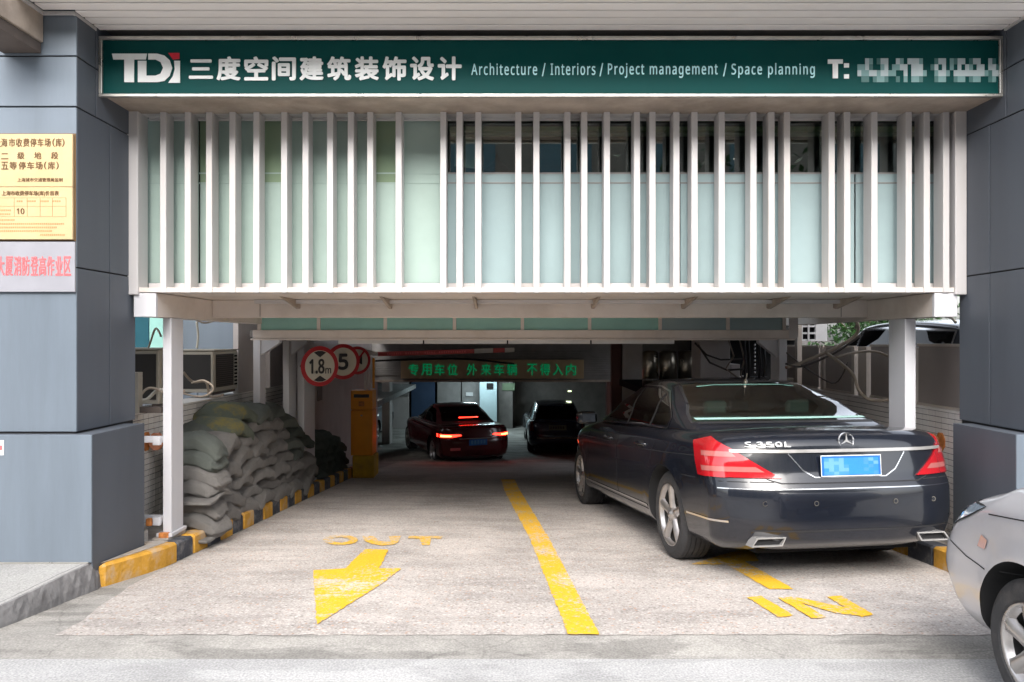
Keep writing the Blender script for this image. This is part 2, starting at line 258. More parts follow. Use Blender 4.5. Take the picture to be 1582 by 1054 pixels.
# ------------------------------------------------------------------ builders
INV = {}
def link(o): COL.objects.link(o); return o
def tag(o, label=None, cat=None, group=None, kind=None):
    if label: o['label'] = label
    if cat: o['category'] = cat
    if group: o['group'] = group
    if kind: o['kind'] = kind
    return o
def thing(name, label, cat, loc=(0, 0, 0), group=None, local=False):
    """Empty at the base. local=False: its parts are written in world coordinates."""
    e = bpy.data.objects.new(name, None); link(e); e.empty_display_size = .1
    e.location = loc
    if not local: INV[e.name] = Matrix.Translation(-Vector(loc))
    return tag(e, label, cat, group)
def adopt(o, parent):
    if parent is not None:
        o.parent = parent
        if parent.name in INV: o.matrix_parent_inverse = INV[parent.name]
    return o
class MB:
    def __init__(s): s.v = []; s.f = []
    def box(s, x0, x1, y0, y1, z0, z1, sh=0):
        """sh: z added per metre of y (sloping boxes)"""
        n = len(s.v)
        for x, y, z in ((x0, y0, z0), (x1, y0, z0), (x1, y1, z0), (x0, y1, z0), (x0, y0, z1), (x1, y0, z1), (x1, y1, z1), (x0, y1, z1)):
            s.v.append((x, y, z + sh * (y - y0)))
        s.f += [tuple(n + i for i in q) for q in ((0, 3, 2, 1), (4, 5, 6, 7), (0, 1, 5, 4), (1, 2, 6, 5), (2, 3, 7, 6), (3, 0, 4, 7))]
        return s
    def quad(s, *p):
        n = len(s.v); s.v += [tuple(q) for q in p]; s.f.append(tuple(range(n, n + len(p)))); return s
    def prism(s, pts, lo, hi, axis='y'):
        """polygon extruded along an axis; pts are the two other coordinates in order"""
        n = len(s.v); k = len(pts)
        def P(a, b, t): return {'x': (t, a, b), 'y': (a, t, b), 'z': (a, b, t)}[axis]
        s.v += [P(a, b, lo) for a, b in pts] + [P(a, b, hi) for a, b in pts]
        s.f.append(tuple(range(n, n + k))[::-1]); s.f.append(tuple(range(n + k, n + 2 * k)))
        for i in range(k): j = (i + 1) % k; s.f.append((n + i, n + j, n + k + j, n + k + i))
        return s
    def tube(s, pts, r, seg=8, closed=False, taper=None):
        pts = [Vector(p) for p in pts]; n0 = len(s.v); up = Vector((.13, .21, .97)); N = len(pts)
        for i, p in enumerate(pts):
            a = pts[(i - 1) % N] if closed or i else p; b = pts[(i + 1) % N] if closed or i < N - 1 else p
            d = (b - a).normalized(); x = d.cross(up).normalized(); y = x.cross(d)
            rr = r if taper is None else r * (1 + (taper - 1) * i / (N - 1))
            for k in range(seg):
                t = 2 * math.pi * k / seg; s.v.append(tuple(p + rr * (math.cos(t) * x + math.sin(t) * y)))
        for i in range(N if closed else N - 1):
            j = (i + 1) % N
            for k in range(seg):
                m = (k + 1) % seg; s.f.append((n0 + i * seg + k, n0 + i * seg + m, n0 + j * seg + m, n0 + j * seg + k))
        if not closed:
            s.f.append(tuple(n0 + k for k in range(seg))[::-1]); s.f.append(tuple(n0 + (N - 1) * seg + k for k in range(seg)))
        return s
    def lathe(s, prof, seg=32, axis='x', c=(0, 0, 0), a0=0, a1=2 * math.pi):
        """prof: (along axis, radius)"""
        n = len(s.v); k = len(prof); full = abs(a1 - a0 - 2 * math.pi) < 1e-6; ns = seg if full else seg + 1
        for i in range(ns):
            t = a0 + (a1 - a0) * i / seg
            for h, r in prof:
                u, w_ = r * math.cos(t), r * math.sin(t)
                p = {'x': (h, u, w_), 'y': (u, h, w_), 'z': (u, w_, h)}[axis]
                s.v.append((p[0] + c[0], p[1] + c[1], p[2] + c[2]))
        for i in range(seg):
            j = (i + 1) % ns
            for q in range(k - 1): s.f.append((n + i * k + q, n + j * k + q, n + j * k + q + 1, n + i * k + q + 1))
        return s
    def build(s, name, m, parent=None, smooth=False, bevel=0, fix=True):
        me = bpy.data.meshes.new(name); me.from_pydata(s.v, [], s.f); me.materials.append(m)
        if fix or bevel:
            bm = bmesh.new(); bm.from_mesh(me); bmesh.ops.recalc_face_normals(bm, faces=bm.faces)
            if bevel:
                es = [e for e in bm.edges if len(e.link_faces) == 2 and e.calc_face_angle(0) > .6]
                bmesh.ops.bevel(bm, geom=es, offset=bevel, segments=1, affect='EDGES', clamp_overlap=True)
            bm.to_mesh(me); bm.free()
        if smooth:
            for p in me.polygons: p.use_smooth = True
        o = bpy.data.objects.new(name, me); link(o); return adopt(o, parent)
def box(name, m, parent, *a, bevel=0, **k): return MB().box(*a, **k).build(name, m, parent, bevel=bevel)
def struct(o): o['kind'] = 'structure'; return o

def text_mesh(body, size=1, bold=0, sx=1, width=None, height=None, depth=.002, spacing=1):
    """text in the xz plane, front towards -y, left edge at x=0, base at z=0"""
    c = bpy.data.curves.new('lettering', 'FONT'); c.body = body; c.size = size; c.offset = bold; c.extrude = depth / 2; c.space_character = spacing
    c.resolution_u = 3
    o = bpy.data.objects.new('lettering', c); link(o)
    bpy.context.view_layer.update()
    me = bpy.data.meshes.new_from_object(o.evaluated_get(bpy.context.evaluated_depsgraph_get()))
    bpy.data.objects.remove(o); bpy.data.curves.remove(c)
    me.transform(Matrix.Rotation(R(90), 4, 'X'))
    xs = [v.co.x for v in me.vertices]; zs = [v.co.z for v in me.vertices]
    x0, x1, z0, z1 = min(xs), max(xs), min(zs), max(zs)
    fx = width / (x1 - x0) if width else sx
    fz = height / (z1 - z0) if height else 1
    me.transform(Matrix.Diagonal((fx, 1, fz, 1)) @ Matrix.Translation((-x0, 0, -z0)))
    return me
def sans(s_):
    """plain sans letters"""
    out = ''
    for ch in s_:
        o = ord(ch)
        if 65 <= o <= 90: out += chr(0x1D5A0 + o - 65)
        elif 97 <= o <= 122: out += chr(0x1D5BA + o - 97)
        elif 48 <= o <= 57: out += chr(0x1D7E2 + o - 48)
        else: out += ch
    return out
def text(name, body, m, parent, x, y, z, width, height, bold=0, depth=.003, M4=None, spacing=1):
    b = bold * height
    me0 = text_mesh(sans(body), 1, 0, 1, width - 2 * b, height - 2 * b, depth, spacing)
    sh = [(0, 0)] + ([(b * math.cos(R(45 * k)), b * math.sin(R(45 * k))) for k in range(8)] if bold > .02 else ([(b * math.cos(R(120 * k)), b * math.sin(R(120 * k))) for k in range(3)] if bold else []))
    v = []; f = []
    for i, (dx, dz) in enumerate(sh):
        n = len(v); v += [(c.co.x + x + b + dx, c.co.y + y - depth / 2 - .0001 * i, c.co.z + z + b + dz) for c in me0.vertices]; f += [tuple(n + q for q in p.vertices) for p in me0.polygons]
    bpy.data.meshes.remove(me0)
    me = bpy.data.meshes.new(name); me.from_pydata(v, [], f)
    if M4 is not None: me.transform(M4)
    me.materials.append(m)
    o = bpy.data.objects.new(name, me); link(o); return adopt(o, parent)

def px2(x, y, Y):  # point at depth Y that the photograph shows at pixel x, y (used for measuring only)
    return ((x - 791) / FPX * Y, Y, EYE - (y - 527) / FPX * Y)

# ------------------------------------------------------------------ ground
def zr(y):
    if y <= 4.04: return 0.0
    if y <= 12: return -.078 * (y - 4.04)
    if y <= 17: return zr(12) - .11 * (y - 12)
    return zr(17) - .09 * (min(y, 20) - 17)
def on_ramp(px, py):
    """the point of the drive surface measured at that place of the photograph"""
    k = (py - 527) / FPX
    y = EYE / k
    if y > 4.04: y = (EYE - .078 * 4.04) / (k - .078)
    return ((px - 791) / FPX * y, y)
def ramp_sheet(name, m, poly=None, x0=0, x1=0, ys=None, dz=0, left=None, cuts=.25):
    bm = bmesh.new()
    if poly is None:
        rows = []
        for y in ys:
            a = left(y) if left else x0
            nx = 90 if (left and y == ys[0]) else 90 if left and y == ys[1] else 12
            rows.append([bm.verts.new((a + (x1 - a) * i / 90, y + (rnd.uniform(-.012, .012) if y == ys[0] else 0), zr(y) + dz)) for i in range(91)] if left else [bm.verts.new((a + (x1 - a) * i / 90, y, zr(y) + dz)) for i in range(91)])
        for a, b in zip(rows, rows[1:]):
            for i in range(90): bm.faces.new((a[i], a[i + 1], b[i + 1], b[i]))
    else:
        for i, pl in enumerate(poly):
            b1 = bmesh.new(); b1.faces.new([b1.verts.new((x, y, 0)) for x, y in pl])
            ymin = min(p[1] for p in pl); ymax = max(p[1] for p in pl); y = ymin + cuts
            while y < ymax:
                bmesh.ops.bisect_plane(b1, geom=b1.verts[:] + b1.edges[:] + b1.faces[:], plane_co=(0, y, 0), plane_no=(0, 1, 0)); y += cuts
            for v in b1.verts: v.co.z = zr(v.co.y) + dz + .0006 * (i % 2)
            t_ = bpy.data.meshes.new('t'); b1.to_mesh(t_); b1.free(); bm.from_mesh(t_); bpy.data.meshes.remove(t_)
        bmesh.ops.triangulate(bm, faces=bm.faces)
    bmesh.ops.recalc_face_normals(bm, faces=bm.faces)
    for f in bm.faces:
        if f.normal.z < 0: f.normal_flip()
    me = bpy.data.meshes.new(name); bm.to_mesh(me); bm.free(); me.materials.append(m)
    return link(bpy.data.objects.new(name, me))

g = MB().quad((-90, -90, -.012), (90, -90, -.012), (90, 3.2, -.012), (-90, 3.2, -.012)); struct(g.build('street', M['conc']))
def slab_row(y0, y1, z, m, name, cuts, x0=-14, x1=14):
    root = None
    xs = [x0] + cuts + [x1]
    base = struct(MB().box(x0, x1, y0, y1, z - .1, z - .012).build(name, M['roughc']))
    for a, b in zip(xs, xs[1:]):
        MB().box(a + .003, b - .003, y0 + .003, y1 - .003, z - .012, z + rnd.uniform(-.001, .0015)).build('paving_slab', m, base)
    return base
slab_row(3.52, 3.735, 0, M['strip'], 'drain_edge', [-9, 9])
slab_row(2.2, 3.52, 0, M['strip'], 'front_paving', [-7, 7])
ys = [3.735 + .3 * i for i in range(0, 46)]
struct(ramp_sheet('driveway_concrete', M['conc'], x0=-3.3, x1=3.9, ys=[y for y in ys if y < 17] + [17.02], dz=-.003))
def left_edge(y):
    if y < 5.1: return -2.44 - .14 * (y - 4.04) + .02 * math.sin(y * 9)
    return -2.60 if y > 5.6 else -2.60
struct(ramp_sheet('driveway_aggregate', M['agg'], x1=3.42, ys=[4.04, 4.3, 4.6, 4.9, 5.1, 5.4] + [5.6 + .4 * i for i in range(29)] + [16.98], dz=-.0005, left=left_edge))

# painted marks on the drive
def marks(name, polys, m, label, cat='road marking', group=None):
    pj = random.Random(len(polys) * 7 + len(name)); out = []
    for pl in polys:
        P = [on_ramp(*p) for p in pl]; q = []
        for (a, b), (c, d) in zip(P, P[1:] + P[:1]):
            n = max(1, int(math.hypot(c - a, d - b) / .035))
            for k in range(n): q.append((a + (c - a) * k / n + pj.uniform(-.005, .005), b + (d - b) * k / n + pj.uniform(-.008, .008)))
        out.append(q)
    o = ramp_sheet(name, m, poly=out if 'lettering' not in name or len(polys) < 10 else [[on_ramp(*p) for p in pl] for pl in polys], dz=.005, cuts=.3)
    return tag(o, label, cat, group)
marks('centre_line', [[(878, 981), (926, 981), (848, 832), (803, 758), (795, 741), (774, 741), (779, 758), (818, 832)]], M['aggY'], 'long yellow painted line down the middle of the driveway', 'road marking')
marks('exit_arrow', [[(489, 966), (484, 882), (533, 879), (564, 849), (600, 850), (586, 879), (620, 879), (590, 903)]], M['aggY'], 'yellow painted arrow pointing out towards the street', 'road arrow')
def ringpoly(cx, cy, rx, ry, n=20, k=.5):
    out = []
    P = [(cx + rx * math.cos(t), cy + ry * math.sin(t)) for t in [2 * math.pi * i / n for i in range(n)]]
    Q = [(cx + k * rx * math.cos(t), cy + k * ry * math.sin(t)) for t in [2 * math.pi * i / n for i in range(n)]]
    for i in range(n): j = (i + 1) % n; out.append([P[i], P[j], Q[j], Q[i]])
    return out
marks('exit_lettering', ringpoly(526, 835, 27, 8) + [[(560, 829), (578, 829), (586, 838), (574, 841), (562, 836)], [(574, 841), (586, 837), (604, 838), (609, 842), (590, 844)], [(604, 838), (600, 829), (619, 829), (616, 838), (609, 842)],
      [(632, 829), (684, 829), (682, 833), (630, 833)], [(648, 833), (666, 833), (664, 843), (652, 843)]], M['aggY2'], 'worn yellow letters OUT painted above the exit arrow', 'road lettering')
marks('entry_arrow', [[(1066, 873), (1160, 845), (1172, 868), (1150, 868), (1226, 911), (1188, 911), (1122, 873)]], M['aggY'], 'yellow arrow pointing inwards partly hidden beneath the black sedan', 'road arrow')
marks('entry_lettering', [[(1155, 924), (1176, 922), (1227, 952), (1203, 955)], [(1202, 925), (1222, 923), (1276, 955), (1255, 957)], [(1222, 923), (1240, 926), (1332, 944), (1330, 953), (1290, 948), (1225, 929)], [(1277, 923), (1300, 922), (1350, 951), (1332, 955)]], M['aggY'], 'yellow letters IN painted on the drive behind the black sedan', 'road lettering')

# left pavement with its broken edge
pv = MB()
edge = [(-2.86, 5.2), (-2.83, 5.0), (-2.85, 4.75), (-2.86, 4.5), (-2.88, 4.2), (-2.93, 3.9), (-3.02, 3.74)]
pv.prism([(-12, 3.74)] + edge[::-1] + [(-2.86, 5.9), (-12, 5.9)], -.05, .098, axis='z')
sw = struct(pv.build('pavement', M['walk']))
ke = MB(); n = 40; rows = []
for i in range(n + 1):
    t = i / n * (len(edge) - 1); k = min(int(t), len(edge) - 2); f = t - k
    x = edge[k][0] * (1 - f) + edge[k + 1][0] * f; y = edge[k][1] * (1 - f) + edge[k + 1][1] * f
    rows.append([(x + .012 + rnd.uniform(0, .006) + .012 * j, y, z + rnd.uniform(-.004, .004) * (0 < j < 4)) for j, z in enumerate((.096, .07, .04, .0, -.05 - .03))])
for a, b in zip(rows, rows[1:]):
    for j in range(4): ke.quad(a[j], b[j], b[j + 1], a[j + 1])
for a, b in zip(rows, rows[1:]): ke.quad((a[0][0] - .05, a[0][1], .0985), (b[0][0] - .05, b[0][1], .0985), b[0], a[0])
ke.build('broken_edge', M['roughc'], sw, fix=False)
struct(MB().box(3.42, 12, 3.74, 5.9, -.05, .09).build('pavement', M['walk']))
struct(MB().box(3.92, 40, 5.9, 45, -.05, .09).build('side_alley_ground', M['strip']))
struct(MB().box(-40, -3.32, 5.9, 45, -.05, .09).build('side_alley_ground', M['strip']))

# striped kerbs
def kerb(name, label, side, nose, y0, y1, xin, wdt, pitch, xwall, first):
    e = thing(name, label, 'kerb', (xin, y0, zr(y0)))
    y = y0; k = first
    while y < y1 - .05:
        b = min(y + pitch, y1); a0, a1 = sorted((xin, xin + side * wdt)); n0 = random.Random(k * 7 + 3)
        sh = (zr(b) - zr(y)) / (b - y); j = n0.uniform(-.006, .006)
        MB().box(a0 + j, a1 + j, y, b - .006, zr(y) - .1, zr(y) + .15 + j, sh=sh).build('kerb_stone', M['yk' if k % 2 else 'bk'], e, bevel=.016)
        y = b; k += 1
    s0, s1 = sorted((xin + side * (wdt + .004), xwall)); m = MB(); y = y0
    while y < y1: m.box(s0, s1, y, y + .7, zr(y) - .1, zr(y) + .142, sh=(zr(y + .7) - zr(y)) / .7); y += .7
    m.build('kerb_shelf', M['kc'], e)
    if nose: m = MB().prism(nose[0], zr(5.4) - .1, zr(5.4) + .0, axis='z'); m.v = [(x, yy, z + (zr(yy) - zr(5.4)) + (.152 if z > zr(5.4) - .05 else 0)) for x, yy, z in m.v]; m.build('kerb_nose', M['yk'], e, bevel=.02); m = MB().prism([(-2.792, 5.10), (-2.77, 5.20), (-2.72, 5.45), (-2.70, 5.7), (-2.695, 5.88), (-3.18, 5.88), (-3.18, 5.75), (-2.792, 5.75)], 0, .004, axis='z'); m.v = [(x, yy, z + zr(yy) + .1535) for x, yy, z in m.v]; m.build('nose_top', M['kc'], e)
kerb('striped_kerb', 'yellow and black striped kerb along the sandbags on the left', -1, [[(-2.795, 5.06), (-2.76, 5.1), (-2.71, 5.28), (-2.655, 5.5), (-2.625, 5.7), (-2.62, 5.885), (-3.19, 5.885), (-3.19, 5.74), (-2.795, 5.74)]], 5.9, 12.9, -2.62, .15, .29, -3.19, 0)
kerb('striped_kerb', 'yellow and black striped kerb under the tail of the black sedan', 1, None, 4.98, 11.5, 3.20, .15, .37, 3.74, 0)

# ------------------------------------------------------------------ piers clad in blue grey panels
def pier(name, label, s, xu, xb, far):
    """s = +1: the pier is on the right. xu upper inner face, xb base inner face"""
    e = thing(name, label, 'pier', ((xu + far) / 2, 5.4, .1))
    def bx(nm, m, a, b, *r, **k): lo, hi = sorted((a, b)); return box(nm, m, e, lo, hi, *r, **k)
    bx('pier_core', M['joint'], xu + s * .014, far, 5.064, 5.83, .1, 3.9)
    bx('base_core', M['joint'], xb + s * .014, far, 5.014, 5.70, .1, .94)
    g_ = .005
    hz = [.965, 2.075, 3.156, 3.497, 3.9]
    for a, b in zip(hz, hz[1:]):
        xs = [xu, xu + s * 2.0, far]
        for p, q in zip(xs, xs[1:]): bx('cladding_panel', M['clad'], p + (s * .0 if p == xu else s * g_), q - s * g_, 5.05, 5.062, a + g_, b - g_, bevel=.002)
        ysq = (5.064, 5.475, 5.85) if b < 3.2 else (5.064, 5.29, 5.85)
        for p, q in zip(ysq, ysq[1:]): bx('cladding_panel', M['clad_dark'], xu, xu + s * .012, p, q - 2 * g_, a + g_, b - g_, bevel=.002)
    xs = [xb, xb + s * 2.0, far]
    for p, q in zip(xs, xs[1:]): bx('base_panel', M['clad'], p + (0 if p == xb else s * g_), q - s * g_, 5.0, 5.012, .104, .955, bevel=.002)
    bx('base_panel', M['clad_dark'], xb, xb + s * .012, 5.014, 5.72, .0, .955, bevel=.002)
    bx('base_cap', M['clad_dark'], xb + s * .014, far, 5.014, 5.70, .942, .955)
    bx('base_trim', M['chromeframe'], xb + s * .02, far, 4.992, 4.999, .1, .108)
pier('clad_pier', 'blue grey clad pier carrying the brass plaque, left of the entrance', -1, -2.93, -2.80, -5.2)
pier('clad_pier', 'blue grey clad pier beside the silver car, right of the entrance', 1, 3.48, 3.36, 5.6)

# ------------------------------------------------------------------ canopy with slatted soffit
cn = thing('canopy', 'canopy with a pale slatted soffit above the green sign', 'canopy', (0, 5, 3.78))
edge_y = 4.42
yy = edge_y; k = 0
for a, b in [(4.78, 4.895), (4.895, 5.01), (5.01, 5.125), (5.125, 5.235), (5.235, 5.335)]:
    x0, x1 = (-2.93, 3.48) if a > 5.0 else ((-3.13, 3.62) if a > 4.85 else (-3.13, 3.9))
    box('soffit_slat', M['soff'], cn, x0 + .01, x1 - .01, a + .006, b - .016, 3.782, 3.80, bevel=.003)
box('soffit_backing', M['joint'], cn, -3.13, 3.9, 4.78, 5.04, 3.812, 3.82)
box('soffit_backing', M['joint'], cn, -2.93, 3.48, 5.042, 5.35, 3.812, 3.82)
box('soffit_angle', M['white'], cn, -2.945, -2.926, 5.04, 5.29, 3.765, 3.786)
box('soffit_angle', M['white'], cn, 3.466, 3.485, 5.04, 5.29, 3.765, 3.786)
box('soffit_angle', M['white'], cn, -3.13, -2.93, 5.02, 5.04, 3.765, 3.786)
box('soffit_angle', M['white'], cn, -3.147, -3.13, 4.78, 5.04, 3.765, 3.786)
box('cross_beam', M['brown'], cn, -3.40, -3.148, 4.60, 5.045, 3.585, 3.79, bevel=.004)
box('beam_shadow_strip', M['dbrown'], cn, -3.42, -3.165, 4.60, 5.045, 3.515, 3.583)  # dark strip stands in for the shadow below the cross beam
box('roof_slab', M['dark'], cn, -5.4, 5.8, 4.77, 5.9, 3.822, 4.0)
box('roof_slab', M['dark'], cn, -3.4, 3.9, 5.9, 13.5, 3.82, 4.0)
box('front_fascia', M['white'], cn, -5.4, 5.8, 4.755, 4.768, 3.77, 4.02)
for x0, x1 in ((-5.2, -3.43), (3.92, 5.6)):
    for k in range(2): box('soffit_slat', M['soff'], cn, x0, x1, 4.78 + .125 * k, 4.89 + .125 * k, 3.782, 3.794)

# ------------------------------------------------------------------ sign box
sg = thing('sign_board', 'long dark green sign board with white lettering above the louvres', 'sign', (.27, 5.33, 3.32))
box('sign_face', M['green'], sg, -2.905, 3.455, 5.335, 5.345, 3.335, 3.715)
for a in ((-2.93, 3.48, 5.318, 5.35, 3.717, 3.742), (-2.93, 3.48, 5.318, 5.35, 3.312, 3.333), (-2.93, -2.907, 5.318, 5.35, 3.334, 3.716), (3.457, 3.48, 5.318, 5.35, 3.334, 3.716)):
    box('sign_frame', M['chromeframe'], sg, *a, bevel=.003)
box('sign_case', M['brown'], sg, -2.925, 3.475, 5.352, 5.80, 3.355, 3.74)
box('sign_underside', M['brown'], sg, -2.925, 3.475, 5.352, 5.80, 3.335, 3.350)
u = .004595   # metres per photograph pixel on the sign
def SX(px): return (px - 791) * u
def SZ(py): return EYE + (527 - py) * u
lg = MB()
lg.prism([(SX(173), SZ(83)), (SX(227), SZ(83)), (SX(225), SZ(92)), (SX(207), SZ(92)), (SX(207), SZ(127)), (SX(192), SZ(127)), (SX(192), SZ(92)), (SX(175), SZ(92))], 5.329, 5.334)
D_out = [(229, 83), (243, 83), (254, 86), (262, 93), (266, 105), (262, 117), (254, 125), (243, 127), (213, 127), (213, 94), (226, 94), (226, 117), (240, 117), (248, 114), (252, 105), (248, 96), (240, 92), (229, 92)]
lg.prism([(SX(a), SZ(b)) for a, b in D_out], 5.329, 5.334)
lg.prism([(SX(a), SZ(b)) for a, b in [(269, 94), (278, 94), (278, 128), (260, 128), (267, 118), (270, 107)]], 5.329, 5.334)
lg.build('logo_letters', M['swhite'], sg)
MB().prism([(SX(a), SZ(b)) for a, b in [(260, 82), (277, 82), (277, 91), (267, 92)]], 5.329, 5.334).build('logo_dot', M['sred'], sg)
for i, ch in enumerate('三度空间建筑装饰设计'):
    w_, h_ = (37, 30) if i == 0 else (37, 37)
    x_ = 292 + i * 42.7
    text('lettering', ch, M['swhite'], sg, SX(x_), 5.334, SZ(124.5 if i else 122), w_ * u, h_ * u, bold=.033, depth=.006)
for t_, x0, x1, yt, yb in (('Architecture', 728, 830, 97.5, 116), ('/', 837, 843, 97.5, 118), ('Interiors', 850.5, 920, 97.5, 116), ('/', 926, 932, 97.5, 118), ('Project management', 939, 1109, 97.5, 120.5), ('/', 1117, 1123, 97.5, 118), ('Space planning', 1130, 1259, 97.5, 120.5)):
    text('lettering', t_, M['spale'], sg, SX(x0), 5.334, SZ(yb), (x1 - x0) * u, (yb - yt) * u, bold=.014, depth=.004, spacing=1.25)
MB().prism([(SX(a), SZ(b)) for a, b in [(1279, 92), (1302, 92), (1302, 98.5), (1294.5, 98.5), (1294.5, 121), (1286.5, 121), (1286.5, 98.5), (1279, 98.5)]], 5.328, 5.334).build('lettering', M['swhite'], sg)
for zz in (98, 115): box('colon_dot', M['swhite'], sg, SX(1304), SX(1311.5), 5.328, 5.334, SZ(zz + 6.5), SZ(zz))
M['mo1'] = mat('number_patch_pale', (.42, .50, .52), .45); M['mo2'] = mat('number_patch_mid', (.16, .30, .30), .45); M['mo3'] = mat('number_patch_faint', (.05, .15, .145), .45)
G_ = {'1': MB(), '2': MB(), '3': MB()}
for rI, row in enumerate(["..12.311..12.1112...311.2311.311..13.",
                          "2213..21.2211.111..31.1.2.1.12.11.113",
                          "1221121122..1.1112..2112.111111112311",
                          ".33.3223..3.2.223...322..322.322..32."]):
    for cI, ch in enumerate(row):
        if ch in '123': G_[ch].box(SX(1325 + cI * 5.95), SX(1325 + (cI + 1) * 5.95), 5.3325, 5.3345, SZ(90 + rI * 9.2 + 9.2), SZ(90 + rI * 9.2))
for ch in '123': G_[ch].build('blurred_number', M['mo' + ch], sg, fix=False)['kind'] = 'stuff'
for a, b in ((240, 91), (1520, 140), (1180, 152)): box('sign_bolt', M['chromeframe'], sg, SX(a), SX(a + 3), 5.312, 5.318, 3.318, 3.328)

# ------------------------------------------------------------------ louvre screen
lv = thing('louvre_screen', 'white screen of upright fins in front of the office windows', 'louvre screen', (.27, 5.8, 1.95))
F0 = 5.75; q = F0 / FPX
fl = [247, 285, 318, 354, 391, 434, 467, 505, 537, 567, 611, 680, 705, 734, 796, 824, 872, 898, 933]
fr = [989, 1013, 1050, 1078, 1120, 1169, 1197, 1221, 1290, 1314, 1356, 1409, 1437, 1467]
for p in fl: x = (p - 791) * q; box('fin', M['white'], lv, x, x + .047, F0, F0 + .135, 1.951, 3.335, bevel=.003)
for p in fr: x = (p - 791) * q; box('fin', M['white'], lv, x - .048, x, F0, F0 + .135, 1.951, 3.335, bevel=.003)
box('end_fin', M['white'], lv, -2.945, -2.86, F0 - .01, F0 + .15, 1.935, 3.345, bevel=.004)
box('end_fin', M['white'], lv, 3.39, 3.478, F0 - .01, F0 + .15, 1.935, 3.345, bevel=.004)
box('bottom_rail', M['white'], lv, -2.858, 3.388, F0 + .153, F0 + .18, 1.952, 2.035, bevel=.003)
box('top_rail', M['white'], lv, -2.858, 3.388, F0 + .153, F0 + .18, 3.315, 3.35, bevel=.003)
box('head_plate', M['white'], lv, -2.92, 3.46, F0 + .002, F0 + .15, 3.3365, 3.352)

# ------------------------------------------------------------------ office behind the louvres
of = thing('office_box', 'raised office with frosted and clear glazing behind the white fins', 'office', (.27, 6, 1.95))
GY = 5.955
mull = [-2.90, -2.55, -1.99, -1.79, -1.16, -.925, -.55, .42, 1.33, 2.05, 2.72, 3.44]
kinds = 'LOLOLOLCCCCC'
panes = [(-2.90, -2.56, 'L'), (-2.56, -2.48, 'L'), (-2.48, -2.33, 'O'), (-2.33, -1.97, 'L'), (-1.97, -1.77, 'O'), (-1.77, -1.12, 'L'), (-1.12, -.90, 'O'), (-.90, -.545, 'L')]
for a, b, kd in panes:
    m1 = M['olive'] if kd == 'O' else M['frostL']
    box('upper_pane', m1, of, a + .006, b - .006, GY, GY + .008, 2.915, 3.34)
    box('middle_pane', m1, of, a + .006, b - .006, GY, GY + .008, 2.838, 2.905)
    box('lower_pane', M['frostL'], of, a + .006, b - .006, GY, GY + .008, 2.04, 2.828)
for a, b in zip([-.535, .42, 1.33, 2.05, 2.72], [.42, 1.33, 2.05, 2.72, 3.44]):
    box('upper_pane', M['clear'], of, a + .006, b - .006, GY, GY + .008, 2.915, 3.34)
    box('middle_pane', M['frost'], of, a + .006, b - .006, GY, GY + .008, 2.838, 2.905)
    box('lower_pane', M['frost'], of, a + .006, b - .006, GY, GY + .008, 2.04, 2.828)
box('transom', M['dark'], of, -.53, 3.44, GY - .004, GY + .012, 2.904, 2.916); box('transom', M['dark'], of, -.53, 3.44, GY - .004, GY + .012, 2.828, 2.838)
box('transom', M['frostL'], of, -2.9, -.55, GY - .004, GY + .012, 2.904, 2.916); box('transom', M['frostL'], of, -2.9, -.55, GY - .004, GY + .012, 2.828, 2.838)
box('office_floor', M['whiteB'], of, -2.92, 3.46, 5.76, 8.15, 1.955, 1.99)
box('office_back_wall', M['roomw'], of, -2.92, 3.46, 8.2, 8.3, 1.86, 3.8)
box('office_side_wall', M['roomw'], of, -2.92, -2.905, 5.97, 8.2, 2.0, 3.5); box('office_side_wall', M['roomw'], of, 3.445, 3.46, 5.97, 8.2, 2.0, 3.5)
box('office_ceiling', M['roomw'], of, -2.92, 3.46, 5.97, 8.2, 3.40, 3.45)
box('lit_valance', M['valance_lit'], of, -.5, 3.40, 6.02, 6.07, 3.265, 3.30); box('lit_valance', M['roomc'], of, -.5, 3.40, 6.05, 6.08, 3.235, 3.258)  # pale green strips: the glow of the lit valance put in as colour
box('filing_shelf', M['facade'], of, -.4, .9, 6.9, 7.3, 2.0, 3.02); box('filing_shelf', M['facade'], of, 1.1, 1.9, 7.1, 7.4, 2.0, 3.05)
box('office_partition', M['dark'], of, 1.0, 1.04, 6.3, 7.6, 2.0, 3.3)
MB().quad((-.46, 6.01, 2.98), (-.30, 6.01, 2.96), (-.29, 6.01, 3.2), (-.45, 6.01, 3.22)).build('hanging_paper', M['boomw'], of)
ln = MB().lathe([(-.10, .01), (-.09, .05), (-.04, .12), (.03, .13), (.08, .07), (.12, .03), (.18, .008)], seg=16, axis='z', c=(-.13, 6.5, 3.02)); ln.build('red_lantern', mat('lantern_red', (.12, .02, .01), .5), of, smooth=True)

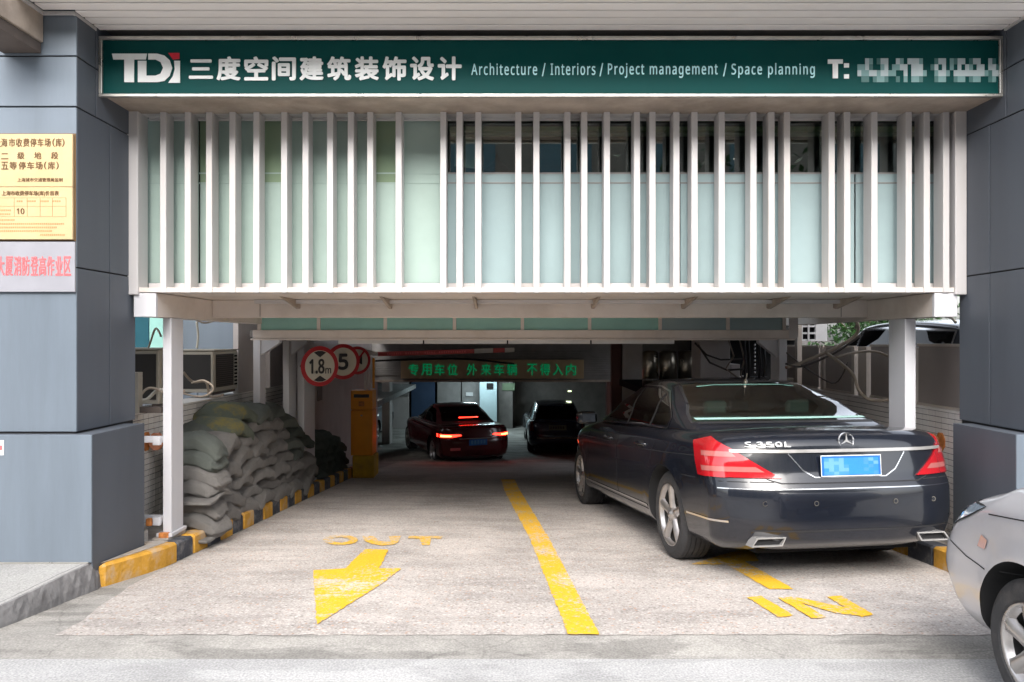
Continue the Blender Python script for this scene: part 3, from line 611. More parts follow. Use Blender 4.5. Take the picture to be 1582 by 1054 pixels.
# frame under the office
fb = thing('front_frame', 'white steel frame with corner beam ends under the office', 'frame', (.27, 6.3, 1.76))
box('beam_end', M['post'], fb, -2.905, -2.735, 5.765, 5.80, 1.765, 1.949, bevel=.003)
box('beam_end', M['post'], fb, 3.245, 3.42, 5.765, 5.80, 1.765, 1.949, bevel=.003)
box('side_beam', M['whiteB'], fb, -2.903, -2.737, 5.802, 13.2, 1.768, 1.949)
box('side_beam', M['whiteB'], fb, 3.247, 3.418, 5.802, 13.2, 1.768, 1.949)
box('cross_beam', M['whiteB'], fb, -2.735, 3.245, 6.85, 7.0, 1.795, 1.953, bevel=.004)
box('light_track', M['white'], fb, -2.3, 3.0, 6.70, 6.76, 1.915, 1.948)
for p in (455, 600, 735, 918, 1060, 1195, 1300):
    x = (p - 791) / FPX * 6.7; s = -1 if p < 791 else 1
    MB().prism([(6.30, 1.953), (6.848, 1.953), (6.848, 1.88), (6.80, 1.87)], x - .012, x + .012, axis='x').build('gusset_plate', M['brown'], fb)
box('beam_joint', M['dbrown'], fb, -2.30, -2.296, 6.846, 6.8495, 1.80, 1.95); box('beam_joint', M['dbrown'], fb, 3.00, 3.004, 6.846, 6.8495, 1.80, 1.95)
def post(label, x0, x1, y0, y1, ztop, base, side, br=False, zt=0):
    e = thing('steel_post', label, 'post', ((x0 + x1) / 2, (y0 + y1) / 2, base), 'white steel posts along the driveway')
    box('shaft', M['post'], e, x0, x1, y0, y1, base, ztop, bevel=.004)
    if side: 
        box('base_plate', M['post'], e, min(x0, x1) - .04, max(x0, x1) + .02, y0 - .03, y1 + .02, base - .03, base - .001, bevel=.003)
    return e
p1 = post('foremost white post on the left, beside the sandbags', -2.80, -2.732, 6.02, 6.24, 1.764, .045, True)
for z in (.74, .10):
    box('wall_clamp', M['post'], p1, -2.86, -2.803, 5.97, 6.01, z + .01, z + .075, bevel=.004)
    box('clamp_arm', M['post'], p1, -3.18, -2.80, 6.06, 6.10, z + .02, z + .07)
box('rusty_foot', M['rust'], p1, -2.815, -2.74, 5.975, 6.015, -.02, .05, bevel=.004); box('rusty_bolt', M['rust'], p1, -2.905, -2.865, 5.95, 5.99, .11, .17, bevel=.006)
box('plinth', M['kc'], p1, -2.86, -2.73, 5.96, 6.28, -.14, .012)
p2 = post('foremost white post on the right, behind the black sedan', 3.241, 3.33, 6.19, 6.46, 1.764, .0, True)
post('slim white post rising behind the tallest sandbags', -2.93, -2.85, 8.5, 8.68, 1.60, -.18, True)
p3 = post('slim white post with bracket right behind the tallest sandbags', -2.93, -2.85, 9.6, 9.95, 1.58, -.26, True)
p4 = post('wide white post left of the round 1.8 m sign', -2.82, -2.73, 9.87, 10.4, 1.58, -.31, True)
p5 = post('white post with diagonal bracket beyond the sedan roof', 2.90, 2.985, 8.15, 8.42, 1.60, -.18, True)
for e, x, y, s in ((p3, -2.85, 9.7, 1), (p5, 2.90, 8.2, -1)):
    MB().prism([(x, 1.6), (x + s * .20, 1.6), (x + s * .20, 1.56), (x, 1.40)] if s > 0 else [(x, 1.6), (x, 1.40), (x - .20, 1.56), (x - .20, 1.6)], y, y + .1).build('bracket', M['post'], e)
e = bpy.data.objects['steel_post.002'] if 'steel_post.002' in bpy.data.objects else None
if e: MB().prism([(-2.85, 1.6), (-2.64, 1.6), (-2.64, 1.56), (-2.85, 1.42)], 8.52, 8.62).build('bracket', M['post'], e)

sf = thing('inner_frame', 'second steel frame with a low strip of green glass across the drive', 'frame', (.2, 8.2, 1.6))
Y2 = 8.2; q2 = Y2 / FPX
mz = [400, 492, 595, 702, 807, 911, 1020, 1125, 1212]
for a, b in zip(mz, mz[1:]):
    box('glass_pane', M['teal'] if b < 1050 else M['frost'], sf, (a - 791) * q2 + .018, (b - 791) * q2 - .018, Y2 + .02, Y2 + .03, 1.70, 1.86)
for a in mz: box('mullion', M['whiteB'], sf, (a - 791) * q2 - .018, (a - 791) * q2 + .018, Y2, Y2 + .04, 1.702, 1.858)
box('bottom_beam', M['whiteB'], sf, -2.83, 3.08, Y2 - .01, Y2 + .10, 1.610, 1.70, bevel=.004)
box('lower_lip', M['whiteB'], sf, -2.85, 3.09, Y2 - .02, Y2 + .12, 1.588, 1.608, bevel=.002)
box('end_mullion', M['white'], sf, 3.02, 3.12, Y2 - .015, Y2 - .012, 1.61, 1.86)
st = box('valance_strip', M['boomw'], sf, -1.95, 1.82, 8.42, 8.44, 1.548, 1.60)
for p in (653, 783, 912): box('strip_joint', M['joint'], sf, (p - 791) / FPX * 8.4, (p - 791) / FPX * 8.4 + .016, 8.412, 8.419, 1.548, 1.60)

# ------------------------------------------------------------------ passage walls, ceiling, garage
def tile_wall(name, label, x, side, y0, y1, top, n_near):
    e = thing(name, label, 'wall', (x, y0, zr(y0)))
    t = .06
    box('wall_body', M['grout'], e, *sorted((x, x + side * .25)), y0, y1, -1.4, top - .02)
    box('wall_coping', M['tile'], e, *sorted((x - side * .012, x + side * .26)), y0, y1, top - .018, top)
    cw, ch = .10, .05
    cells = []
    y = y0
    while y < y1 - .01:
        z = top - .02 - ch
        while z > zr(y) + .0: cells.append((y, z)); z -= ch
        y += cw
    me = None; far_m = MB()
    for i, (y, z) in enumerate(cells):
        a, b = sorted((x - side * .006, x))
        if i < n_near:
            if me is None:
                o = MB().box(-.003, .003, .006, cw - .006, .003, ch - .003).build('wall_tile', M['tile'], e); me = o.data
            else: o = adopt(link(bpy.data.objects.new('wall_tile', me)), e)
            o.location = (x - side * (.003 + rnd.uniform(0, .0012)), y, z)
        else: far_m.box(a, b, y + .003, y + cw - .003, z + .003, z + ch - .003)
    o = far_m.build('wall_tiles_beyond', M['tile'], e, fix=False); o['kind'] = 'stuff'
    return e
tw = tile_wall('tiled_wall', 'low beige tiled wall behind the sandbags', -3.2, -1, 5.9, 13.0, .97, 290)
tw2 = tile_wall('tiled_wall', 'low beige tiled wall under the brown hoarding on the right', 3.75, 1, 5.85, 13.0, .985, 290)
# orange warning lamps on the walls
for x, y, z, s, lab in ((-3.185, 6.55, .705, -1, 'orange octagonal reflector on the left tiled wall'), (3.735, 6.55, .70, 1, 'orange octagonal reflector on the right tiled wall')):
    e = thing('reflector', lab, 'reflector', (x, y, z))
    r = .075
    r = .082; cx9 = x - s * .085
    MB().prism([(cx9 + r * .8 * math.cos(R(22.5 + 45 * k)), z + r * math.sin(R(22.5 + 45 * k))) for k in range(8)], y - .03, y + .02, axis='y').build('lens', M['amber'], e, bevel=.008); box('divider', M['rust'], e, cx9 - .06, cx9 + .06, y - .034, y - .0305, z - .003, z + .003)
    MB().prism([(y + r * .8 * math.cos(R(22.5 + 45 * k)), z + r * 1.05 * math.sin(R(22.5 + 45 * k))) for k in range(8)], *sorted((x - s * .004, x + s * .02)), axis='x').build('back_plate', M['rust'], e)

pw = thing('passage_wall', 'grey plastered wall above the tiles leading to the garage', 'wall', (-3.2, 9, .97))
box('plaster_face', M['greyw'], pw, -3.25, -3.19, 8.75, 9.55, .97, 3.2); box('plaster_face', M['greyw'], pw, -3.45, -3.19, 9.9, 17, .97, 1.8); box('plaster_return', M['greyw'], pw, -3.45, -2.98, 10.6, 10.75, -.6, 1.62)
box('plaster_face', M['greyw'], pw, -3.188, -3.17, 10.8, 17, -1.2, 1.62); box('cable_duct', M['greyw'], pw, -3.165, -3.13, 11.4, 11.5, -.5, 1.6)
box('wall_panel', M['dark'], pw, -3.166, -3.158, 12.2, 12.5, .6, 1.1)
hd = thing('garage_front', 'dark wall and roller shutter box over the garage mouth', 'garage wall', (0, 17, zr(17)))
box('lintel', M['dark'], hd, -3.45, 5, 17, 17.25, .665, 1.8)
k = 0; z = .80
while z < 1.34: box('shutter_slat', M['dark'], hd, -3.15, 2.25, 16.96, 16.995, z, z + .042, bevel=.004); z += .05
box('shutter_guide', M['greyw'], hd, -3.19, -3.08, 16.9, 17.2, -1.2, .66); box('shutter_guide', M['brickr'], hd, 2.14, 2.26, 16.9, 17.2, -1.2, .66)
box('shutter_lip', M['brown'], hd, -3.1, 2.2, 16.93, 17.0, .655, .70)
box('side_pier', M['dark2'], hd, 2.26, 5, 17, 17.25, -1.3, .66)
struct(box('passage_ceiling', M['dark2'], None, -3.0, 3.12, 8.6, 17.2, 1.63, 1.70))
struct(ramp_sheet('garage_floor', M['conc'], x0=-9, x1=9, ys=[17.02, 17.5, 18, 18.5, 19, 19.5, 20, 22, 25, 28], dz=-.003))
gr = thing('garage_room', 'dim garage interior with doors and pillars', 'garage', (0, 22, -1.18))
box('back_wall', M['dark2'], gr, -9, 9, 27, 27.2, -1.6, 1.6); box('side_wall', M['dark2'], gr, -9.2, -9, 17.2, 27.2, -1.6, 1.6); box('side_wall', M['dark2'], gr, 9, 9.2, 17.2, 27.2, -1.6, 1.6)
box('roof', M['dark2'], gr, -9.2, 9.2, 17.2, 27.2, 1.25, 1.4)
def gx(p, Y): return (p - 791) / FPX * Y
def gz(p, Y): return EYE - (p - 527) / FPX * Y
Yb = 26.0
for a, b, t, m, nm in ((603, 632, 592, 'greyw', 'wall_panel'), (636, 672, 588, 'bluedoor', 'blue_door'), (676, 712, 588, 'dark', 'wall_panel'), (714, 741, 588, 'dark', 'grey_door'), (742, 768, 590, 'lit', 'lit_pillar'), (770, 792, 588, 'dark2', 'wall_panel')):
    box(nm, M[m], gr, gx(a, Yb), gx(b, Yb), Yb - (.5 if nm == 'lit_pillar' else .06), Yb + .3, -1.5, 1.2)
box('notice', M['dark'], gr, gx(612, Yb), gx(632, Yb), Yb - .09, Yb - .065, gz(612, Yb), gz(594, Yb)); box('notice', M['conew'], gr, gx(720, Yb), gx(731, Yb), Yb - .09, Yb - .065, gz(612, Yb), gz(606, Yb))
box('notice', M['black'], gr, gx(752, 25.5), gx(762, 25.5), 25.46, 25.49, gz(600, 25.5), gz(592, 25.5)); box('notice', M['olive'], gr, gx(776, Yb), gx(795, Yb), Yb - .09, Yb - .065, gz(603, Yb), gz(592, Yb))
box('pillar', M['brickr'], gr, gx(940, 19), gx(958, 19), 19, 19.4, -1.5, 1.2)
box('pillar', M['greyw'], gr, gx(590, 22), gx(602, 22), 22, 22.5, -1.5, 1.2)
# garage lamps: the greenish one seen, the fluorescent inferred from the bluish pillar
def lamp(label, x, y, z, m, L, e_, c_):
    t = thing('ceiling_lamp', label, 'lamp', (x, y, z))
    box('housing', M['conew'], t, x - L / 2, x + L / 2, y - .06, y + .06, z, z + .05)
    MB().tube([(x - L / 2 + .03, y, z - .02), (x + L / 2 - .03, y, z - .02)], .018).build('tube', M[m], t)
    ld = bpy.data.objects.new('lamp_light', bpy.data.lights.new('lamp_light', 'AREA')); link(ld); ld.data.shape = 'RECTANGLE'; ld.data.size = L; ld.data.size_y = .08; ld.data.energy = e_; ld.data.color = c_
    ld.location = (x, y, z - .05); adopt(ld, t)
lamp('fluorescent lamp above the bluish lit pillar in the garage', -.9, 24.6, 1.10, 'tubelight', 1.2, 17, (.75, .95, 1))
lamp('dim greenish lamp deep in the garage above the blue hatchback', gx(880, 22), 22.0, .13 + .0, 'tubegreen', .16, .6, (.8, .95, .6))

# right flank of the passage
rb = thing('plant_enclosure', 'dark recess with pipes and tanks beside the garage mouth', 'enclosure', (3, 13, -.7))
box('back_wall', M['dark2'], rb, 1.98, 3.74, 13.6, 13.7, -.9, 1.62); box('dark_backing', M['vdark'], rb, 3.2, 5.15, 13.45, 13.5, .9, 3.8); box('corner_post', M['brickr'], rb, 1.80, 1.98, 13.55, 13.72, -.95, 1.62)  # near-black sheet added as the darkness at the back of the recess
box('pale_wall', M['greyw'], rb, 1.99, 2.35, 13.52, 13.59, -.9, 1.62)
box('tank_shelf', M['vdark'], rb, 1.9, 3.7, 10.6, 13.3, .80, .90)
box('shelf_leg', M['vdark'], rb, 1.95, 2.05, 10.65, 10.75, -.7, .80)
for p0, p1_ in ((992, 1017), (1018, 1046), (1047, 1078)):
    Y = 11.2; x = (gx(p0, Y) + gx(p1_, Y)) / 2; r = (gx(p1_, Y) - gx(p0, Y)) / 2 - .005
    t = thing('metal_tank', 'stained upright steel tank, %s of the three behind the sedan' % {992: 'leftmost', 1018: 'middle', 1047: 'rightmost'}[p0], 'tank', (x, Y, .90), 'steel tanks on the dark shelf')
    MB().lathe([(.90, .02), (.90, r), (1.40, r), (1.43, r * .8), (1.44, .02)], seg=28, axis='z', c=(x, Y, 0)).build('shell', M['steel'], t, smooth=True)
    MB().lathe([(1.0, r + .004), (1.02, r + .004)], seg=28, axis='z', c=(x, Y, 0)).build('hoop', M['dark'], t)
eb = thing('electric_cabinet', 'plain grey brown cabinet behind the roof of the black sedan', 'cabinet', (2.8, 10, .2))
box('casing', M['greyw'], eb, gx(1082, 10), gx(1128, 10), 10, 10.5, .2, 1.60, bevel=.006); box('side_box', M['greyw'], eb, gx(1130, 10), gx(1144, 10), 10.02, 10.4, .2, 1.27, bevel=.006)
cab = 0
for pts, r, m, lab in (
    ([(1075, 530), (1090, 548), (1115, 556), (1145, 555)], .012, 'cabled', 'dark cable sagging in front of the grey cabinet, uppermost'),
    ([(1080, 533), (1095, 560), (1125, 572), (1150, 570)], .014, 'cabled', 'dark cable looping low across the grey cabinet'),
    ([(1127, 525), (1132, 550), (1123, 570), (1140, 585)], .012, 'cable', 'tangled grey cable right of the grey cabinet'),
    ([(1143, 520), (1148, 555), (1146, 580), (1155, 597)], .012, 'cable', 'upright cable hanging next to the cabinet')):
    P = [Vector((gx(a, 9.8), 9.85 - .1 * (i % 2), gz(b, 9.8))) for i, (a, b) in enumerate(pts)]
    tag(MB().tube(P, r).build('cable', M[m], None, smooth=True), lab, 'cable', 'cables by the electric cabinet')

pb_ = thing('pipe_bundle', 'dark upright pipes with a shiny beaded chain left of the bracketed right post', 'pipes', (gx(1165, 9.6), 9.6, .9))
for i, a in enumerate((1150, 1156, 1173, 1180)): MB().tube([(gx(a, 9.6), 9.6 + .03 * i, .9), (gx(a + 2, 9.6), 9.6, 1.3), (gx(a, 9.6), 9.62, 1.62)], .018).build('pipe', M['dplast'], pb_, smooth=True)
for k in range(8): MB().lathe([(-.018, 0), (-.012, .012), (.012, .012), (.018, 0)], seg=10, axis='z', c=(gx(1166, 9.55), 9.55, 1.18 + k * .05)).build('bead', M['chrome'], pb_, smooth=True)
box('valve_box', M['dplast'], pb_, gx(1152, 9.6), gx(1188, 9.6), 9.62, 9.75, .9, 1.12)

MB().prism([(3.1, 10.6), (4.04, 10.6), (5.15, 13.5), (3.1, 13.5)], 1.64, 1.68, axis='z').build('shading_roof', M['vdark'], rb)  # roof added to keep sky light off the dark sheet behind

# ------------------------------------------------------------------ car builder (local space: +y forward, +x right, ground z=0)
def lerp(a, b, t): return a + (b - a) * t
def cl(t, a=0, b=1): return max(a, min(b, t))
def sstep(t): t = cl(t); return t * t * (3 - 2 * t)
def prof(pts, y):
    if y <= pts[0][0]: return pts[0][1]
    for (a, p), (b, q_) in zip(pts, pts[1:]):
        if y <= b:
            return lerp(p, q_, sstep((y - a) / (b - a)) * .5 + .5 * (y - a) / (b - a))
    return pts[-1][1]
def spl(pts, n=8):
    P = [Vector(p) for p in pts]; out = []
    for i in range(len(P) - 1):
        a = P[max(i - 1, 0)]; b = P[i]; c = P[i + 1]; d = P[min(i + 2, len(P) - 1)]
        for k in range(n):
            t = k / n; out.append(.5 * ((2 * b) + (-a + c) * t + (2 * a - 5 * b + 4 * c - d) * t * t + (-a + 3 * b - 3 * c + d) * t ** 3))
    out.append(P[-1]); return out
def axis_samples(lo, hi, r, n):
    e = [0, .12, .3, .55, .8, 1]
    return [lo + r * t for t in e] + [lo + r + (hi - lo - 2 * r) * i / n for i in range(1, n)] + [hi - r * t for t in e[::-1]]
def rbox(lo, hi, r, n):
    """box shell with rounded edges: vertices on a grid"""
    ax = [axis_samples(lo[k], hi[k], r, n[k]) for k in range(3)]
    bm = bmesh.new(); V = {}
    def v(i, j, k):
        if (i, j, k) not in V:
            p = Vector((ax[0][i], ax[1][j], ax[2][k])); c = Vector([cl(p[q_], lo[q_] + r, hi[q_] - r) for q_ in range(3)]); d = p - c
            if d.length > 1e-9: p = c + d.normalized() * r
            V[(i, j, k)] = bm.verts.new(p)
        return V[(i, j, k)]
    A, B, C_ = len(ax[0]) - 1, len(ax[1]) - 1, len(ax[2]) - 1
    for j in range(B):
        for k in range(C_):
            bm.faces.new((v(0, j, k), v(0, j, k + 1), v(0, j + 1, k + 1), v(0, j + 1, k))); bm.faces.new((v(A, j, k), v(A, j + 1, k), v(A, j + 1, k + 1), v(A, j, k + 1)))
    for i in range(A):
        for k in range(C_):
            bm.faces.new((v(i, 0, k), v(i + 1, 0, k), v(i + 1, 0, k + 1), v(i, 0, k + 1))); bm.faces.new((v(i, B, k), v(i, B, k + 1), v(i + 1, B, k + 1), v(i + 1, B, k)))
        for j in range(B):
            bm.faces.new((v(i, j, 0), v(i, j + 1, 0), v(i + 1, j + 1, 0), v(i + 1, j, 0))); bm.faces.new((v(i, j, C_), v(i + 1, j, C_), v(i + 1, j + 1, C_), v(i, j + 1, C_)))
    return bm
def inside(poly, a, b):
    c = False; n = len(poly)
    for i in range(n):
        x1, y1 = poly[i]; x2, y2 = poly[(i + 1) % n]
        if (y1 > b) != (y2 > b) and a < (x2 - x1) * (b - y1) / (y2 - y1) + x1: c = not c
    return c
def bm_obj(bm, name, m, parent, smooth=True):
    me = bpy.data.meshes.new(name); bm.to_mesh(me); bm.free(); me.materials.clear(); me.materials.append(m)
    if smooth:
        for p in me.polygons: p.use_smooth = True
    o = link(bpy.data.objects.new(name, me)); return adopt(o, parent)
def split_out(o, name, test, m, cuts=(), parent=None):
    """cut the mesh of o along planes, move the faces for which test(centre, normal) holds into a part of their own"""
    bm = bmesh.new(); bm.from_mesh(o.data)
    for co, no in cuts: bmesh.ops.bisect_plane(bm, geom=bm.verts[:] + bm.edges[:] + bm.faces[:], plane_co=co, plane_no=no, dist=1e-5)
    bm.normal_update()
    keep = [f for f in bm.faces if test(f.calc_center_median(), f.normal)]
    b2 = bm.copy(); b2.faces.ensure_lookup_table(); idx = {f.index for f in keep}
    bm.faces.index_update()
    idx = {f.index for f in keep}
    bmesh.ops.delete(b2, geom=[f for i, f in enumerate(b2.faces) if i not in idx], context='FACES')
    bmesh.ops.delete(bm, geom=keep, context='FACES')
    bm.to_mesh(o.data); bm.free()
    if name is None: b2.free(); return None
    return bm_obj(b2, name, m, parent if parent is not None else o.parent)

from mathutils.interpolate import poly_3d_calc
def snapshot(bm):
    """the smooth normals of a whole shell, to be kept by the parts cut out of it"""
    bm.normal_update(); bm.faces.ensure_lookup_table()
    return BVHTree.FromBMesh(bm), [[(v.co.copy(), v.normal.copy()) for v in f.verts] for f in bm.faces]
def keep_normals(objs, snap):
    t, F = snap
    for o in objs:
        me = o.data; ns = []
        for v in me.vertices:
            h = t.find_nearest(v.co)
            fv = F[h[2]]; w_ = poly_3d_calc([c for c, _ in fv], h[0]); n = Vector()
            for k, (_, nn) in zip(w_, fv): n += nn * k
            ns.append(n.normalized())
        me.normals_split_custom_set_from_vertices(ns)
class Surf:
    def __init__(s, objs):
        v = []; f = []
        for o in objs:
            n = len(v); v += [w_.co.copy() for w_ in o.data.vertices]; f += [tuple(n + i for i in p.vertices) for p in o.data.polygons]
        s.t = BVHTree.FromPolygons(v, f)
    def hit(s, p, d):
        h = s.t.ray_cast(p, d)
        return (h[0], h[1]) if h[0] is not None else (None, None)
def frame(view, up=Vector((0, 0, 1))):
    """view: direction from the eye to the surface. right and up of the picture plane"""
    d = Vector(view).normalized(); r = d.cross(up).normalized(); return d, r, r.cross(d)
def decal(surf, name, poly, view, m, parent, off=.003, thick=0, step=.03, ud=None, inset=0):
    """a patch of the polygon (picture plane coordinates: right, up) laid on the surface"""
    d, r, u_ = frame(view)
    bm = bmesh.new(); bm.faces.new([bm.verts.new((a, b, 0)) for a, b in poly])
    for k in (0, 1):
        vals = [p[k] for p in poly]; t = min(vals) + step
        no = Vector((1, 0, 0)) if k == 0 else Vector((0, 1, 0))
        while t < max(vals): bmesh.ops.bisect_plane(bm, geom=bm.verts[:] + bm.edges[:] + bm.faces[:], plane_co=no * t, plane_no=no); t += step
    bmesh.ops.triangulate(bm, faces=bm.faces)
    bad = []
    for v in bm.verts:
        p = r * v.co.x + u_ * v.co.y - d * 6
        h, n = surf.hit(p, d)
        if h is None: bad.append(v); continue
        if n.dot(d) > 0: n = -n
        v.co = h + n * off
    if bad: bmesh.ops.delete(bm, geom=bad, context='VERTS')
    if not bm.faces: bm.free(); return None
    bm.normal_update()
    for f in bm.faces:
        if f.normal.dot(d) > 0: f.normal_flip()
    if thick: 
        bmesh.ops.solidify(bm, geom=bm.faces[:], thickness=thick)
    for e_ in bm.edges:
        if len(e_.link_faces) == 2 and e_.calc_face_angle(0) > .7: e_.smooth = False
    return bm_obj(bm, name, m, parent, smooth=True)
def stripe(surf, name, pts, view, wd, m, parent, off=.002, thick=0, closed=False, step=.04):
    d, r, u_ = frame(view)
    P = [Vector((a, b, 0)) for a, b in pts]
    if closed: P.append(P[0])
    Q = []
    for a, b in zip(P, P[1:]):
        n = max(1, int((b - a).length / step)); Q += [a.lerp(b, k / n) for k in range(n)]
    Q.append(P[-1])
    rows = []
    for i, p in enumerate(Q):
        a = Q[max(i - 1, 0)]; b = Q[min(i + 1, len(Q) - 1)]
        if closed and i in (0, len(Q) - 1): a = Q[-2]; b = Q[1]
        t = (b - a).normalized(); nn = Vector((-t.y, t.x, 0)) * wd / 2
        row = []
        for s_ in (-1, 1):
            c = p + nn * s_; h, n = surf.hit(r * c.x + u_ * c.y - d * 6, d)
            if h is None: row = None; break
            if n.dot(d) > 0: n = -n
            row.append(h + n * off)
        rows.append(row)
    bm = bmesh.new(); prev = None
    for row in rows:
        cur = [bm.verts.new(c) for c in row] if row else None
        if prev and cur: bm.faces.new((prev[0], cur[0], cur[1], prev[1]))
        prev = cur
    if not bm.faces: bm.free(); return None
    bm.normal_update()
    for f in bm.faces:
        if f.normal.dot(d) > 0: f.normal_flip()
    if thick: bmesh.ops.solidify(bm, geom=bm.faces[:], thickness=thick)
    for e_ in bm.edges:
        if len(e_.link_faces) == 2 and e_.calc_face_angle(0) > .7: e_.smooth = False
    return bm_obj(bm, name, m, parent, smooth=True)

def wheel(parent, x, y, r, wdt, s, rim_r, spokes=5, style='wide'):
    """s=+1 outer face towards +x"""
    h = wdt / 2
    pr = [(-h + .02, rim_r - .01), (-h, rim_r + .01), (-h - .006, (rim_r + r) / 2), (-h + .008, r - .022), (-h + .022, r - .006)]
    # tread with grooves
    g0 = -h + .03
    for k in range(5):
        a = -h + .028 + (wdt - .056) * k / 5; b = -h + .028 + (wdt - .056) * (k + 1) / 5
        pr += [(a + .004, r), (b - .004, r)]
        if k < 4: pr += [(b - .0035, r - .008), (b + .0035, r - .008)]
    pr += [(h - .022, r - .006), (h - .008, r - .022), (h + .006, (rim_r + r) / 2), (h, rim_r + .01), (h - .02, rim_r - .01)]
    c = (x, y, r)
    t = MB().lathe(pr, seg=56, axis='x', c=c).build('tyre', M['rubber'], parent, smooth=False, fix=True)
    f = x + s * h
    rim = MB().lathe([(f - s * .015, rim_r + .004), (f - s * .004, rim_r), (f - s * .012, rim_r - .012), (f - s * .03, rim_r - .02), (f - s * .04, rim_r - .028)], seg=48, axis='x', c=(0, y, r)).build('rim', M['alloy'], t, smooth=True)
    MB().lathe([(f - s * .04, rim_r - .026), (f - s * .10, rim_r - .035), (f - s * .16, rim_r - .04), (f - s * .16, .0)], seg=32, axis='x', c=(0, y, r)).build('rim_barrel', M['alloyD'], t, smooth=True)
    MB().lathe([(f - s * .13, .0), (f - s * .13, rim_r * .72), (f - s * .145, rim_r * .72)], seg=32, axis='x', c=(0, y, r)).build('brake_disc', M['steel'], t)
    sp = MB()
    for k in range(spokes):
        a = 2 * math.pi * k / spokes + .3
        ca, sa = math.cos(a), math.sin(a); hw = .028 if style == 'wide' else .018; n = len(sp.v)
        segs = [(.045, hw * 1.25, .022), (rim_r * .45, hw, .016), (rim_r * .75, hw * 1.15, .012), (rim_r - .008, hw * 1.6, .016)]
        for rad, ww, dp in segs:
            for uu, dd in ((-ww, dp + .03), (-ww * .75, dp), (0, dp - .006), (ww * .75, dp), (ww, dp + .03)):
                yy_ = ca * rad - sa * uu; zz = sa * rad + ca * uu
                sp.v.append((f - s * dd, y + yy_, r + zz))
        for i in range(len(segs) - 1):
            for j in range(4): sp.f.append((n + i * 5 + j, n + i * 5 + j + 1, n + (i + 1) * 5 + j + 1, n + (i + 1) * 5 + j))
    sp.build('spokes', M['alloy'], rim, smooth=True)
    MB().lathe([(f - s * .0, .0), (f - s * .002, .026), (f - s * .012, .034), (f - s * .02, .06), (f - s * .045, .065)], seg=20, axis='x', c=(0, y, r)).build('hub', M['alloy'], rim, smooth=True)
    return t

